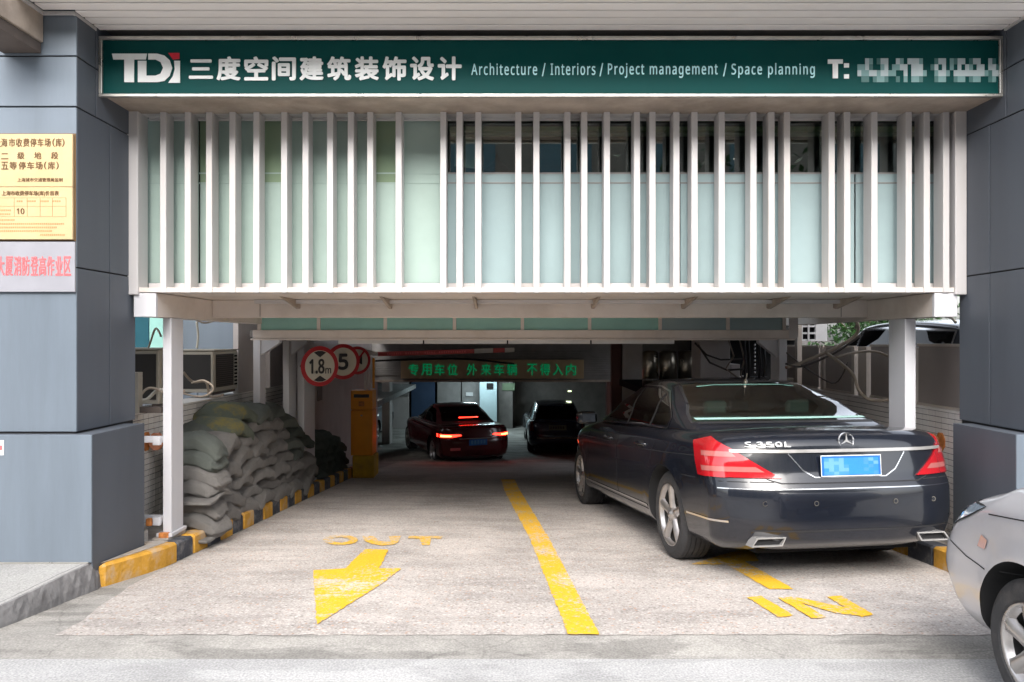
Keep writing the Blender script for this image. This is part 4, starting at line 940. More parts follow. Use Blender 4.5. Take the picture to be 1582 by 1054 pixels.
SNAP = {}
def finish_car(e):
    b, r = SNAP[e.name]
    keep_normals([c for c in e.children if c.name.split('.')[0] in ('body', 'rear_bumper', 'boot_lid', 'rear_door', 'front_door')], b)
    keep_normals([c for c in e.children if c.name.split('.')[0] in ('roof', 'side_window', 'rear_window', 'windscreen')], r)
def car(name, label, P, paint, loc, yaw, pitch=0, roll=0):
    e = thing(name, label, 'car', (0, 0, 0), local=True)
    L, W = P['L'], P['W']; y0, y1 = -L / 2, L / 2; T = P['top']; zb = P['zb']; zt = P['zt']
    hw = W / 2
    bm = rbox((-hw, y0, zb), (hw, y1, zt), P.get('r', .09), (14, 60, 12))
    belt = P.get('belt', zt)
    for v in bm.verts:
        x, y, z = v.co
        w_ = (z - zb) / (zt - zb)
        tp = prof(T, y)
        z2 = zb + w_ * (tp - zb)
        if w_ > .55: z2 -= P.get('crown', .035) * (abs(x) / hw) ** 2.4 * (w_ - .55) / .45
        # side section
        ym = .72 * belt; zz = z2
        k = 1 - P.get('tumble', .12) * max(0, (zz - ym) / (belt - ym + .2)) ** 2 - .05 * max(0, (zb + .25 - zz) / .25) ** 1.5
        k += P.get('crease', .006) * math.exp(-((zz - belt * .83) / .035) ** 2)
        # plan taper
        k *= 1 - P.get('trear', .07) * sstep((-y - L * .25) / (L * .25)) ** 1.5 - P.get('tfront', .10) * sstep((y - L * .25) / (L * .25)) ** 1.5
        # flared arches
        for ay in P['axles']:
            dd = math.hypot(y - ay, zz - P['wr']); k += .010 * math.exp(-((dd - P['wr'] - .07) / .06) ** 2) * (zz < belt)
        x2 = x * k
        ax_ = abs(x) / hw
        wr_ = cl((-y - L * .30) / (L * .2)) ; wf_ = cl((y - L * .30) / (L * .2))
        y2 = y + wr_ * (P.get('rr', .24) * ax_ ** 4 + prof(P['rear'], z2)) - wf_ * (P.get('rf', .34) * ax_ ** 3 + prof(P['front'], z2))
        v.co = (x2, y2, z2)
    snapB = snapshot(bm); body = bm_obj(bm, 'body', paint, e)
    # wheel arches
    cm = MB()
    for ay in P['axles']:
        for s in (-1, 1):
            n = len(cm.v); x0_, x1_ = sorted((s * (hw - .34), s * (hw + .2))); R_ = P['wr'] + P.get('gap', .045); k = 72
            for x in (x0_, x1_):
                for i in range(k): t = 2 * math.pi * i / k; cm.v.append((x, ay + R_ * math.cos(t), P['wr'] + P.get('lift', .02) + R_ * math.sin(t)))
            cm.f.append(tuple(range(n, n + k))); cm.f.append(tuple(range(n + k, n + 2 * k))[::-1])
            for i in range(k): j = (i + 1) % k; cm.f.append((n + i, n + k + i, n + k + j, n + j))
    cut = cm.build('cutter', M['liner'])
    md = body.modifiers.new('b', 'BOOLEAN'); md.operation = 'DIFFERENCE'; md.object = cut; md.solver = 'EXACT'
    bpy.context.view_layer.update()
    me = bpy.data.meshes.new_from_object(body.evaluated_get(bpy.context.evaluated_depsgraph_get()))
    body.modifiers.clear(); old = body.data; body.data = me; bpy.data.meshes.remove(old)
    bpy.data.objects.remove(cut)
    me.materials.clear(); me.materials.append(paint)
    for p in me.polygons: p.use_smooth = True; p.material_index = 0
    def in_arch(c, n):
        for ay in P['axles']:
            d = Vector((0, c.y - ay, c.z - P['wr'] - P.get('lift', .02)))
            if d.length < P['wr'] + P.get('gap', .045) + .004 and abs(c.x) < hw + .1 and abs(c.x) > hw - .36 and (abs(n.x) < .3 or abs(c.x) < hw - .33): return True
        return False
    for ay in P['axles']:
        for s in (-1, 1): split_out(body, 'arch_liner', lambda c, n, ay=ay, s=s: c.x * s > 0 and abs(c.y - ay) < .6 and in_arch(c, n), M['liner'])
    # greenhouse
    G = P['gh']
    zg0, zg1 = G['z0'], G['z1']
    bm = rbox((-1, 0, 0), (1, 1, 1), .09, (10, 24, 8))
    for v in bm.verts:
        u_, t, w_ = v.co
        yr_ = prof([(0, G['yr'][0]), (.5, G['yr'][1]), (1, G['yr'][2])], w_); yf_ = prof([(0, G['yf'][0]), (.5, G['yf'][1]), (1, G['yf'][2])], w_)
        hwid = prof([(0, G['w'][0]), (.5, G['w'][1]), (1, G['w'][2])], w_)
        yy_ = lerp(yr_, yf_, t); pl = G.get('plan', .10)
        x_ = u_ * hwid * (1 - G.get('nr', .12) * (2 * abs(t - .5)) ** 3)
        yy_ += (pl * u_ * u_ if t < .5 else -pl * u_ * u_) * abs(2 * t - 1)
        zz = lerp(zg0, zg1, w_) - w_ * (G.get('arc', .05) * (2 * (t - .55)) ** 2 + .03 * u_ * u_)
        v.co = (x_, yy_, zz)
    snapR = snapshot(bm); roof = bm_obj(bm, 'roof', paint, e)
    cuts = []; S_ = Vector((1, 0, 0))
    def edge_planes(poly, plane):
        out = []
        for i in range(len(poly)):
            a = poly[i]; b = poly[(i + 1) % len(poly)]
            if plane == 'side': co = Vector((0, a[0], a[1])); no = Vector((0, b[1] - a[1], -(b[0] - a[0])))
            else: co = Vector((a[0], 0, a[1])); no = Vector((b[1] - a[1], 0, -(b[0] - a[0])))
            out.append((co, no.normalized()))
        return out
    glass = P.get('glass', M['carglass'])
    for poly in G['side']:
        cc = edge_planes(poly, 'side')
        for s in (-1, 1):
            split_out(roof, 'side_window', lambda c, n, s=s, poly=poly: c.x * s > .3 and abs(n.x) > .45 and inside(poly, c.y, c.z), glass, cc, e); cc = []
    for key, sgn, nm in (('rearw', -1, 'rear_window'), ('frontw', 1, 'windscreen')):
        poly = G[key]
        split_out(roof, nm, lambda c, n, poly=poly, sgn=sgn: n.y * sgn > .12 and abs(n.x) < .88 and inside(poly, c.x, c.z), glass, edge_planes(poly, 'front'), e)
    split_out(roof, None, lambda c, n: n.z < -.5, paint)
    # open the body beneath
    g0, g1 = G['yr'][0] + .25, G['yf'][0] - .25; ww = G['w'][0] - .10
    split_out(body, None, lambda c, n: n.z > .8 and g0 < c.y < g1 and abs(c.x) < ww and c.z > belt - .2, paint,
              [(Vector((0, g0, 0)), Vector((0, 1, 0))), (Vector((0, g1, 0)), Vector((0, 1, 0))), (Vector((ww, 0, 0)), S_), (Vector((-ww, 0, 0)), S_)])
    wh = []
    for ay in P['axles']:
        for s in (-1, 1): wh.append(wheel(e, s * (hw - P['tw'] / 2 - P.get('inset', .03)), ay, P['wr'], P['tw'], s, P['rim'], P.get('spokes', 5), P.get('style', 'wide')))
    # underbody and cabin
    box('underbody', M['vdark'], e, -hw + .36, hw - .36, y0 + .25, y1 - .25, zb - .02, zb + .06)
    for x in (-.38, .38):
        for yy_ in G['seats']:
            m = MB(); m.box(x - .26, x + .26, yy_ - .1, yy_ + .45, belt - .75, belt - .45); m.prism([(yy_ - .16, belt - .5), (yy_ - .02, belt - .5), (yy_ - .16, belt + .12), (yy_ - .26, belt + .12)], x - .24, x + .24, axis='x'); m.prism([(yy_ - .25, belt + .13), (yy_ - .17, belt + .13), (yy_ - .19, belt + .25), (yy_ - .27, belt + .25)], x - .10, x + .10, axis='x')
            m.build('seat', M['seat'], e, bevel=.02)
    if G.get('shelf'): box('rear_shelf', M['shelf'], e, -ww + .02, ww - .02, g0 + .0, g0 + .55, belt + .01, belt + .03)
    box('dashboard', M['dplast'], e, -ww + .02, ww - .02, g1 - .45, g1 - .02, belt - .25, belt - .02, bevel=.03)
    e.rotation_euler = (pitch, roll, yaw); e.location = loc
    SNAP[e.name] = (snapB, snapR)
    return e, body, roof

# --- black long saloon
SED = dict(L=5.2, W=1.94, zb=.215, zt=1.06, belt=1.0, wr=.345, tw=.255, rim=.245, axles=(-1.50, 1.66), lift=.0, gap=.05, r=.10, inset=.035,
           top=[(-2.6, 1.035), (-2.3, 1.06), (-1.7, 1.055), (1.0, 1.04), (1.6, .98), (2.3, .86), (2.6, .70)],
           rear=[(.2, .16), (.30, .045), (.42, .01), (.66, .0), (.70, .035), (.76, .05), (.95, .075), (1.03, .10), (1.06, .12)],
           front=[(.2, .12), (.35, 0), (.6, .03), (.9, .25), (1.1, .4)], tumble=.15, trear=.055, tfront=.10, rr=.25, rf=.45,
           gh=dict(z0=1.0, z1=1.475, yr=(-1.93, -1.42, -.98), yf=(1.22, .68, .20), w=(.86, .775, .625), arc=.055, plan=.035, nr=.03, shelf=True,
                   side=[[(.93, 1.045), (.36, 1.33), (.16, 1.375), (-.10, 1.385), (-.10, 1.045)], [(-.16, 1.045), (-.16, 1.387), (-.60, 1.365), (-.82, 1.32), (-.80, 1.045)], [(-.85, 1.045), (-.87, 1.305), (-1.08, 1.22), (-1.24, 1.10), (-1.24, 1.045)]],
                   rearw=[(-.77, 1.085), (.77, 1.085), (.555, 1.412), (-.555, 1.412)], frontw=[(-.7, 1.08), (.7, 1.08), (.52, 1.40), (-.52, 1.40)], seats=(-.95, .25)))
e, body, roof = car('black_sedan', 'black long sedan standing at the right of the driveway, tail towards the street', SED, M['paintB'], (0, 0, 0), 0)
sedan = e
SF = Surf([body, roof] + [c for c in e.children if 'window' in c.name or 'windscreen' in c.name])
RV = (0, 1, 0); LV = (1, 0, 0)   # seen from behind: right=+x ; seen from the left side: right=-y
J = M['joint']
X0 = Vector((1, 0, 0)); Y0 = Vector((0, 1, 0)); Z0 = Vector((0, 0, 1))
# rear bumper, boot lid, doors cut out of the shell
split_out(body, 'rear_bumper', lambda c, n: c.y < -1.5 and c.z < .685 and (c.y < -2.05), M['paintB'], [((0, -2.05, 0), Y0), ((0, 0, .685), Z0)], e)
split_out(body, 'boot_lid', lambda c, n: c.y < -1.97 and c.z > .70 and abs(c.x) < .55 + .30 * cl((c.z - .70) / .34), M['paintB'],
          [((0, -1.97, 0), Y0), ((0, 0, .70), Z0), ((.55, 0, .70), Vector((.34, 0, -.30)).normalized()), ((-.55, 0, .70), Vector((.34, 0, .30)).normalized())], e)
for s in (-1, 1):
    for a, b, nm in ((-1.12, -.13, 'rear_door'), (-.13, 1.06, 'front_door')):
        split_out(body, nm, lambda c, n, s=s, a=a, b=b: c.x * s > .5 and a < c.y < b and .33 < c.z < 1.0, M['paintB'], [((0, a, 0), Y0), ((0, b, 0), Y0), ((0, 0, .33), Z0), ((0, 0, 1.0), Z0)], e)
def side(s, pts): return [(-y if s < 0 else y, z) for y, z in pts]
for s in (-1, 1):
    V = (1, 0, 0) if s < 0 else (-1, 0, 0)
    def sd_(pts): return [((-y) if s < 0 else y, z) for y, z in pts]
    stripe(SF, 'door_gap', sd_([(-.13, 1.03), (-.13, .33), (-1.06, .33)]), V, .007, J, e, off=.0015)
    stripe(SF, 'door_gap', sd_([(-.13, .33), (1.06, .33), (1.08, .8), (1.0, 1.03)]), V, .007, J, e, off=.0015)
    stripe(SF, 'door_gap', sd_([(-1.30, 1.04), (-1.22, .86), (-1.13, .70)]), V, .007, J, e, off=.0015)
    stripe(SF, 'sill_strip', sd_([(-1.06, .36), (1.2, .36)]), V, .016, M['chrome'], e, off=.006)
    stripe(SF, 'bumper_strip', sd_([(-2.42, .43), (-1.93, .43)]), V, .014, M['chrome'], e, off=.006)
    stripe(SF, 'shoulder_line', sd_([(-2.2, .86), (1.0, .80)]), V, .004, M['dplast'], e, off=.001)
    # bright window surround
    stripe(SF, 'window_trim', sd_([(1.02, 1.025), (-1.28, 1.025)]), V, .016, M['chrome'], e, off=.006)
    stripe(SF, 'window_trim', sd_([(.95, 1.05), (.38, 1.345), (.16, 1.395), (-.12, 1.408), (-.60, 1.388), (-.88, 1.335), (-1.10, 1.235), (-1.27, 1.11), (-1.285, 1.03)]), V, .013, M['chrome'], e, off=.005)
    decal(SF, 'pillar_trim', sd_([(-.105, 1.035), (-.105, 1.39), (-.155, 1.39), (-.155, 1.035)]), V, M['dplast'], e, off=.002)
    decal(SF, 'pillar_trim', sd_([(-.803, 1.035), (-.823, 1.325), (-.868, 1.305), (-.847, 1.035)]), V, M['dplast'], e, off=.002)
    for y in (-1.0, .12):
        o = MB().tube(spl([(s * .945, y, .875), (s * .975, y + .03, .88), (s * .978, y + .20, .88), (s * .948, y + .24, .88)], 5), .014).build('door_handle', M['paintB'], e, smooth=True)
        decal(SF, 'handle_recess', sd_([(y + .04, .85), (y + .2, .85), (y + .2, .905), (y + .04, .905)]), V, M['dplast'], e, off=.001)
    mb = rbox((-.5, -.5, -.5), (.5, .5, .5), .28, (2, 2, 2))
    for v in mb.verts: v.co = (s * 1.03 + v.co.x * .22, .86 + v.co.y * .14, 1.07 + v.co.z * .14)
    bm_obj(mb, 'wing_mirror', M['paintB'], e)
    box('mirror_glass', M['lensD'], e, *sorted((s * .95, s * 1.10)), .784, .789, 1.025, 1.115)
    box('mirror_repeater', M['lampR'], e, *sorted((s * 1.10, s * 1.145)), .84, .90, 1.06, 1.08)
# boot gap, licence recess, chrome bar
SR = Surf([body, roof] + [c for c in e.children if c.name.split('.')[0] in ('rear_bumper', 'boot_lid', 'rear_window')])
stripe(SR, 'boot_gap', [(-.865, 1.02), (-.80, .92), (-.66, .77), (-.58, .715), (-.50, .692), (.50, .692), (.58, .715), (.66, .77), (.80, .92), (.865, 1.02)], RV, .008, J, e, off=.0015)
stripe(SR, 'bumper_gap', [(-.95, .70), (-.55, .70)], RV, .006, J, e, off=.0015)
stripe(SR, 'bumper_gap', [(.55, .70), (.95, .70)], RV, .006, J, e, off=.0015)
stripe(SR, 'chrome_bar', [(-.79, .905), (.80, .905)], RV, .022, M['bright'], e, off=.014, thick=.012)
0 and decal(SR, 'plate_recess', [(-.42, .885), (-.27, .735), (.27, .735), (.42, .885)], RV, M['paintB'], e, off=.002)
stripe(SR, 'recess_edge', [(-.43, .888), (-.34, .775), (-.26, .728), (.26, .728), (.34, .775), (.43, .888)], RV, .007, M['chrome'], e, off=.004)
stripe(SR, 'bumper_crease', [(-.88, .655), (.88, .655)], RV, .006, M['chrome'], e, off=.002)
stripe(SR, 'bumper_lower_edge', [(-.70, .375), (.78, .375)], RV, .012, M['dplast'], e, off=.002)
0 and decal(SR, 'diffuser', [(-.80, .225), (.80, .225), (.78, .36), (-.78, .36)], RV, M['paintB'], e, off=.012, thick=.012, step=.06)

for x in (-.62, -.28, .30, .62):
    h, n = SR.hit(Vector((x, -6, .56)), Y0)
    if h: 
        MB().lathe([(h.y - .004, .0), (h.y - .004, .014)], seg=16, axis='y', c=(x, 0, .56)).build('parking_sensor', M['paintB'], e); MB().lathe([(h.y - .0045, .013), (h.y - .0045, .017)], seg=16, axis='y', c=(x, 0, .56)).build('sensor_ring', M['steel'], e)
# number plate
py_ = SR.hit(Vector((0, -6, .80)), Y0)[0].y
pl = box('number_plate', M['plate'], e, -.22, .22, py_ - .022, py_ - .016, .735, .875, bevel=.003)
stripe_ = MB()
for a in ((-.222, .222, .733, .739), (-.222, .222, .871, .877), (-.222, -.217, .739, .871), (.217, .222, .739, .871)): stripe_.box(a[0], a[1], py_ - .0245, py_ - .0225, a[2], a[3])
stripe_.build('plate_border', M['conew'], pl)
pr_ = random.Random(4)
cols = {0: None, 1: 'plate1', 2: 'plate2', 3: 'plate3'}
grid = ["21213333213", "11113333231", "11212333323", "31211333233", "22122333332"]
for r_, row in enumerate(grid):
    for c_, ch in enumerate(row):
        x = -.20 + c_ * .0365; z = .858 - r_ * .023
        MB().box(x, x + .0362, py_ - .0242, py_ - .0235, z - .0228, z).build('plate_patch', M[cols[int(ch)]], pl, fix=False)
# lettering and star
def on_rear(me_obj): pass
ty = SR.hit(Vector((-.5, -6, .955)), Y0)[0].y
for i, (ch, x) in enumerate(zip('S350L', (-.705, -.635, -.575, -.515, -.455))):
    hh = SR.hit(Vector((x + .02, -6, .955)), Y0)[0]
    text('model_lettering', ch, M['swhite'], e, x, hh.y - .012, .936, .046, .036, bold=.018, depth=.006)
hs_ = SR.hit(Vector((0, -6, .975)), Y0)[0]
star = MB().tube([(.055 * math.cos(2 * math.pi * k / 32), hs_.y - .010, .972 + .055 * math.sin(2 * math.pi * k / 32)) for k in range(32)], .0055, seg=6, closed=True)
for k in range(3):
    a = R(90 + 120 * k); star.prism([(.053 * math.cos(a), .972 + .053 * math.sin(a)), (.009 * math.cos(a + 1.05), .972 + .009 * math.sin(a + 1.05)), (.0, .972), (.009 * math.cos(a - 1.05), .972 + .009 * math.sin(a - 1.05))], hs_.y - .016, hs_.y - .006)
star.build('star_badge', M['chrome'], e)
# tail lamps wrapping round the corners
for s in (-1, 1):
    V = Vector((-s * .66, .75, 0)); d, r_, u_ = frame(V)
    # outline in (distance from the corner measured along the picture plane, height)
    def c2(a, z): return (s * a, z)
    base_ = (Vector((.93 * s, -2.2, 0))).dot(r_)
    def L_(pts): return [(base_ + s * a, z) for a, z in pts]
    outl = L_([(.09, .985), (.15, .90), (.135, .72), (-.37, .722), (-.23, .83), (-.115, .93), (-.01, 1.005)]) if False else L_([(.105, .962), (.03, .727), (-.55, .722), (-.42, .81), (-.23, .925), (-.07, .995)])
    decal(SR, 'tail_lamp', outl, V, M['lampR'], e, off=.012, thick=.014, step=.03)
    decal(SR, 'lamp_band', L_([(.0, .90), (-.01, .865), (-.27, .865), (-.23, .90)]), V, M['lampP'], e, off=.0145)
    decal(SR, 'lamp_band', L_([(-.01, .80), (-.02, .765), (-.45, .765), (-.395, .80)]), V, M['lampP'], e, off=.0145)
    # exhaust tips
    x = s * .60
    ex = MB(); n = 0
    sh = [(-.13, .275), (.09, .275), (.12, .335), (-.09, .335)] if s < 0 else [(-.09, .275), (.13, .275), (.09, .335), (-.12, .335)]
    yb = min(SR.hit(Vector((x + dx_, -6, .31)), Y0)[0].y for dx_ in (-.13, 0, .13)) + .022
    ys_ = [yb - .035, yb - .04, yb + .06]
    outer = [(x + a, z) for a, z in sh]; cx_ = sum(p[0] for p in outer) / 4; cz_ = sum(p[1] for p in outer) / 4
    inner = [(cx_ + (p[0] - cx_) * .91, cz_ + (p[1] - cz_) * .72) for p in outer]
    for i in range(4):
        j = (i + 1) % 4; a, b, c_, dd = outer[i], outer[j], inner[j], inner[i]
        ex.quad((a[0], yb - .035, a[1]), (b[0], yb - .035, b[1]), (c_[0], yb - .035, c_[1]), (dd[0], yb - .035, dd[1]))
        ex.quad((a[0], yb - .035, a[1]), (b[0], yb - .035, b[1]), (b[0], yb + .06, b[1]), (a[0], yb + .06, a[1]))
        ex.quad((dd[0], yb - .035, dd[1]), (c_[0], yb - .035, c_[1]), (c_[0], yb + .03, c_[1]), (dd[0], yb + .03, dd[1]))
    t_ = ex.build('exhaust_tip', M['bright'], e)
    MB().quad(*[(p[0], yb - .005, p[1]) for p in inner]).build('pipe_bore', M['liner'], t_)
# rear glass band, aerial
SG = Surf([o for o in e.children if o.name.startswith(('rear_window', 'roof'))])
stripe(SG, 'glass_rim', [(-.775, 1.08), (.775, 1.08), (.56, 1.418), (-.56, 1.418)], RV, .016, M['dplast'], e, off=.002, closed=True)
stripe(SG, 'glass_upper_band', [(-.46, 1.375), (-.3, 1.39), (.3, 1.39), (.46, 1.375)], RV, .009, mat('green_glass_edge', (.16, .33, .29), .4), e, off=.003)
stripe(SG, 'glass_reflection_band', [(-.73, 1.108), (.73, 1.108)], RV, .014, mat('reflection_band_tint', (.30, .5, .46), .4), e, off=.003)  # pale line paints the light reflected low in the rear glass
MB().tube([(0, -.98, 1.42), (0, -1.02, 1.49)], .004).lathe([(1.40, .015), (1.42, .02), (1.44, .008)], seg=12, axis='z', c=(0, -.98, 0)).build('aerial', M['steel'], e)
sedan.location = (1.985, 7.62, zr(7.62) + .004); sedan.rotation_euler = (math.atan(-.078), 0, R(7.8))

# --- silver car, its front end at the right edge
SIL = dict(L=4.45, W=1.72, zb=.20, zt=1.02, belt=.99, wr=.29, tw=.20, rim=.19, axles=(-1.25, 1.36), lift=.01, gap=.058, r=.13, inset=.02, spokes=6,
           top=[(-2.15, 1.0), (-1.6, 1.03), (.9, 1.02), (1.3, 1.0), (1.8, .95), (2.05, .89), (2.21, .80)],
           rear=[(.2, .1), (.35, 0), (.6, .0), (.95, .12)], front=[(.2, .22), (.34, .06), (.48, .0), (.58, .015), (.62, .05), (.75, .14), (.9, .3)], tumble=.10, trear=.05, tfront=.035, rr=.22, rf=.16,
           gh=dict(z0=.96, z1=1.48, yr=(-1.6, -1.1, -.7), yf=(1.05, .45, -.05), w=(.76, .68, .56), arc=.04, plan=.08, nr=.1,
                   side=[[(.80, .98), (.0, 1.33), (-.2, 1.36), (-.2, .98)], [(-.26, .98), (-.26, 1.36), (-.8, 1.30), (-1.1, .98)]],
                   rearw=[(-.62, 1.0), (.62, 1.0), (.48, 1.35), (-.48, 1.35)], frontw=[(-.64, .99), (.64, .99), (.48, 1.34), (-.48, 1.34)], seats=(-.7, .2)))
e, body, roof = car('silver_car', 'silver car with scuffed front bumper cut off by the right edge', SIL, M['paintS'], (0, 0, 0), 0)
SL = Surf([body, roof])
V = Vector((.80, -.60, 0)); d, r_, u_ = frame(V)
b0 = Vector((-.80, 1.80, 0)).dot(r_)
def fl_(pts): return [(b0 + a, z) for a, z in pts]
# the left flank and corner seen obliquely from outside
hl = fl_([(-.30, .60), (-.325, .66), (-.24, .76), (-.10, .81), (.14, .825), (.05, .765), (-.06, .70), (-.20, .625)])
decal(SL, 'headlamp', hl, V, M['lens'], e, off=.004)
decal(SL, 'headlamp_inner', fl_([(-.255, .665), (-.20, .735), (-.10, .775), (.0, .79), (-.06, .73), (-.18, .66)]), V, M['lensD'], e, off=.006)
stripe(SL, 'headlamp_gap', hl, V, .007, J, e, off=.0055, closed=True)
stripe(SL, 'bumper_gap', fl_([(-.18, .62), (.02, .56), (.20, .54)]), V, .006, J, e, off=.002)
LVs = (1, 0, 0)
stripe(SL, 'bonnet_gap', [(-1.62, .80), (-1.2, .85), (-.9, .895)], LVs, .006, J, e, off=.002)
decal(SL, 'pink_reflection', [(-1.70, .635), (-1.64, .635), (-1.62, .68), (-1.67, .695)], LVs, mat('reflection_tint', (.55, .33, .30), .15, coat=1), e, off=.006)  # pinkish patch: a reflection on the wing put in as colour
decal(SL, 'rust_scuff', fl_([(-.28, .42), (-.20, .455), (-.13, .43), (-.16, .39), (-.24, .37)]), V, mat('scuffed_rust_paint', (.50, .30, .17), .7, var=.4, scale=20), e, off=.0015)
for a in (.35, .9, 1.5): 
    pass
e.location = (2.965, 1.75, .0); e.rotation_euler = (0, 0, R(-1.0))
silver = e
for t_, z in ((2.5, 0), (2.95, 0)):
    a = t_; MB().lathe([(-.82, .0), (-.826, .012)], seg=8, axis='x', c=(0, 1.31 + .335 * math.cos(a), .30 + .335 * math.sin(a))).build('liner_clip', M['steel'], e)

# --- dark red saloon in the garage
RED = dict(SED); RED.update(L=4.6, W=1.80, zt=1.0, belt=.96, axles=(-1.35, 1.45), wr=.33, zb=.2,
           top=[(-2.3, 1.0), (-1.5, 1.0), (.9, .97), (1.6, .88), (2.3, .66)],
           gh=dict(z0=.93, z1=1.40, yr=(-1.75, -1.2, -.70), yf=(1.1, .55, .1), w=(.78, .70, .58), arc=.05, plan=.1, nr=.1,
                   side=[[(.8, .99), (.2, 1.30), (-.1, 1.33), (-.1, .99)], [(-.16, .99), (-.16, 1.33), (-.7, 1.27), (-1.15, 1.02), (-1.15, .99)]],
                   rearw=[(-.62, 1.03), (.62, 1.03), (.5, 1.32), (-.5, 1.32)], frontw=[(-.64, 1.0), (.64, 1.0), (.5, 1.31), (-.5, 1.31)], seats=(-.7, .2)), glass=M['carglassD'])
e, body, roof = car('red_sedan', 'very dark red sedan with lit brake lamps driving into the garage', RED, M['paintR'], (0, 0, 0), 0)
Sr = Surf([body, roof])
for s in (-1, 1):
    decal(Sr, 'brake_lamp', [(s * .86, .80), (s * .86, .73), (s * .60, .735), (s * .38, .775), (s * .40, .80)], RV, M['lampOn'], e, off=.006)
    decal(Sr, 'brake_lamp_core', [(s * .82, .785), (s * .82, .745), (s * .62, .75), (s * .60, .775)], RV, M['lampHot'], e, off=.009)
h = Sr.hit(Vector((0, -6, 1.28)), Y0)[0]
box('high_brake_lamp', M['lampOn'], e, -.24, .24, -1.52, -1.50, 1.115, 1.135)
h = Sr.hit(Vector((0, -6, .62)), Y0)[0]
pb = box('number_plate', M['plate'], e, -.22, .22, h.y - .02, h.y - .01, .55, .69)
for k in range(5): box('plate_character', M['plate1'], pb, -.17 + k * .075, -.125 + k * .075, h.y - .024, h.y - .0205, .58, .66)
h = Sr.hit(Vector((-.3, -6, .45)), Y0)[0]
box('bumper_reflector', M['pink'], e, -.66, -.42, h.y - .0, h.y + .015, .44, .50); box('chrome_strip', M['chrome'], e, -.45, .45, h.y - .012, h.y + .01, .76 - .06, .715)
stripe(Sr, 'roof_glint_trim', [(-1.0, 1.30), (.2, 1.385), (1.2, 1.20), (1.8, 1.05)], (-1, 0, 0), .018, M['chrome'], e, off=.005)
e.location = (-1.58, 19.7, -1.40); e.rotation_euler = (0, 0, R(20))
# --- navy hatchback deeper in
HAT = dict(SED); HAT.update(L=4.2, W=1.74, zt=.98, belt=.94, axles=(-1.25, 1.35), wr=.31, rim=.2, tw=.19,
           top=[(-2.1, .98), (1.0, .95), (1.6, .88), (2.1, .66)], rear=[(.2, .12), (.35, .0), (.58, .0), (.62, .03), (.98, .09)],
           gh=dict(z0=.90, z1=1.45, yr=(-1.95, -1.75, -1.45), yf=(1.1, .6, .1), w=(.76, .69, .58), arc=.05, plan=.08, nr=.1,
                   side=[[(.8, .98), (.2, 1.33), (-.1, 1.36), (-.1, .98)], [(-.16, .98), (-.16, 1.36), (-1.2, 1.30), (-1.45, .98)]],
                   rearw=[(-.62, 1.0), (.62, 1.0), (.5, 1.34), (-.5, 1.34)], frontw=[(-.64, 1.0), (.64, 1.0), (.5, 1.33), (-.5, 1.33)], seats=(-.9, .2)), glass=M['carglassD'])
e, body, roof = car('blue_hatchback', 'dark navy hatchback parked deep inside the garage, rear towards us', HAT, M['paintN'], (0, 0, 0), 0)
Sh = Surf([body, roof])
h = Sh.hit(Vector((0, -6, .75)), Y0)[0]
pb = box('number_plate', M['plateY'], e, -.25, .25, h.y - .02, h.y - .01, .70, .84)
for k in range(6): box('plate_character', M['dplast'], pb, -.21 + k * .07, -.17 + k * .07, h.y - .024, h.y - .0205, .735, .81)
h = Sh.hit(Vector((0, -6, .42)), Y0)[0]
box('bumper_strip', M['steel'], e, -.6, .6, h.y - .012, h.y, .47, .50)
for s in (-1, 1): decal(Sh, 'tail_lamp', [(s * .84, .93), (s * .84, .66), (s * .66, .66), (s * .70, .93)], RV, mat('dull_red_lens', (.12, .01, .012), .25, coat=1), e, off=.006)
e.scale = (.93, .95, .93); e.location = (1.18, 21.9, zr(21)); e.rotation_euler = (0, 0, R(1))
# --- silver-white sliver of a car behind the orange cabinet
e, body, roof = car('white_hatchback', 'pale car nose showing behind the orange ticket cabinet in the garage', HAT, mat('pale_car_paint', (.35, .36, .38), .3, metal=.3, coat=.6), (0, 0, 0), 0)
Sh = Surf([body, roof])
for s in (-1, 1): decal(Sh, 'headlamp', [(s * .8, .62), (s * .8, .75), (s * .5, .72), (s * .5, .62)], (0, -1, 0), M['lens'], e, off=.006)
e.location = (-4.85, 23.8, zr(21)); e.rotation_euler = (0, 0, R(180))
# --- dark people carrier beyond the right wall
SUV = dict(L=4.75, W=1.85, zb=.25, zt=1.12, belt=1.06, wr=.35, tw=.23, rim=.22, axles=(-1.35, 1.40), lift=.01, gap=.05, r=.12, spokes=5,
           top=[(-2.37, 1.08), (1.3, 1.08), (1.9, 1.0), (2.37, .8)], rear=[(.2, .1), (.4, 0), (1.1, .06)], front=[(.2, .15), (.45, 0), (.8, .1), (1.1, .3)], tumble=.10, trear=.05, tfront=.08,
           gh=dict(z0=1.03, z1=1.75, yr=(-2.25, -2.15, -1.95), yf=(1.55, .95, .35), w=(.84, .78, .68), arc=.06, plan=.06, nr=.08,
                   side=[[(1.15, 1.12), (.45, 1.58), (.2, 1.62), (.2, 1.12)], [(.12, 1.12), (.12, 1.625), (-.8, 1.63), (-.8, 1.12)], [(-.88, 1.12), (-.88, 1.63), (-1.85, 1.58), (-1.95, 1.12)]],
                   rearw=[(-.7, 1.15), (.7, 1.15), (.6, 1.62), (-.6, 1.62)], frontw=[(-.72, 1.13), (.72, 1.13), (.58, 1.6), (-.58, 1.6)], seats=(-.9, .2)), glass=M['carglassD'])
e, body, roof = car('dark_people_carrier', 'dark people carrier parked outside beyond the brown hoarding', SUV, M['paintK'], (0, 0, 0), 0)
Sv = Surf([body, roof])
V = (1, 0, 0)
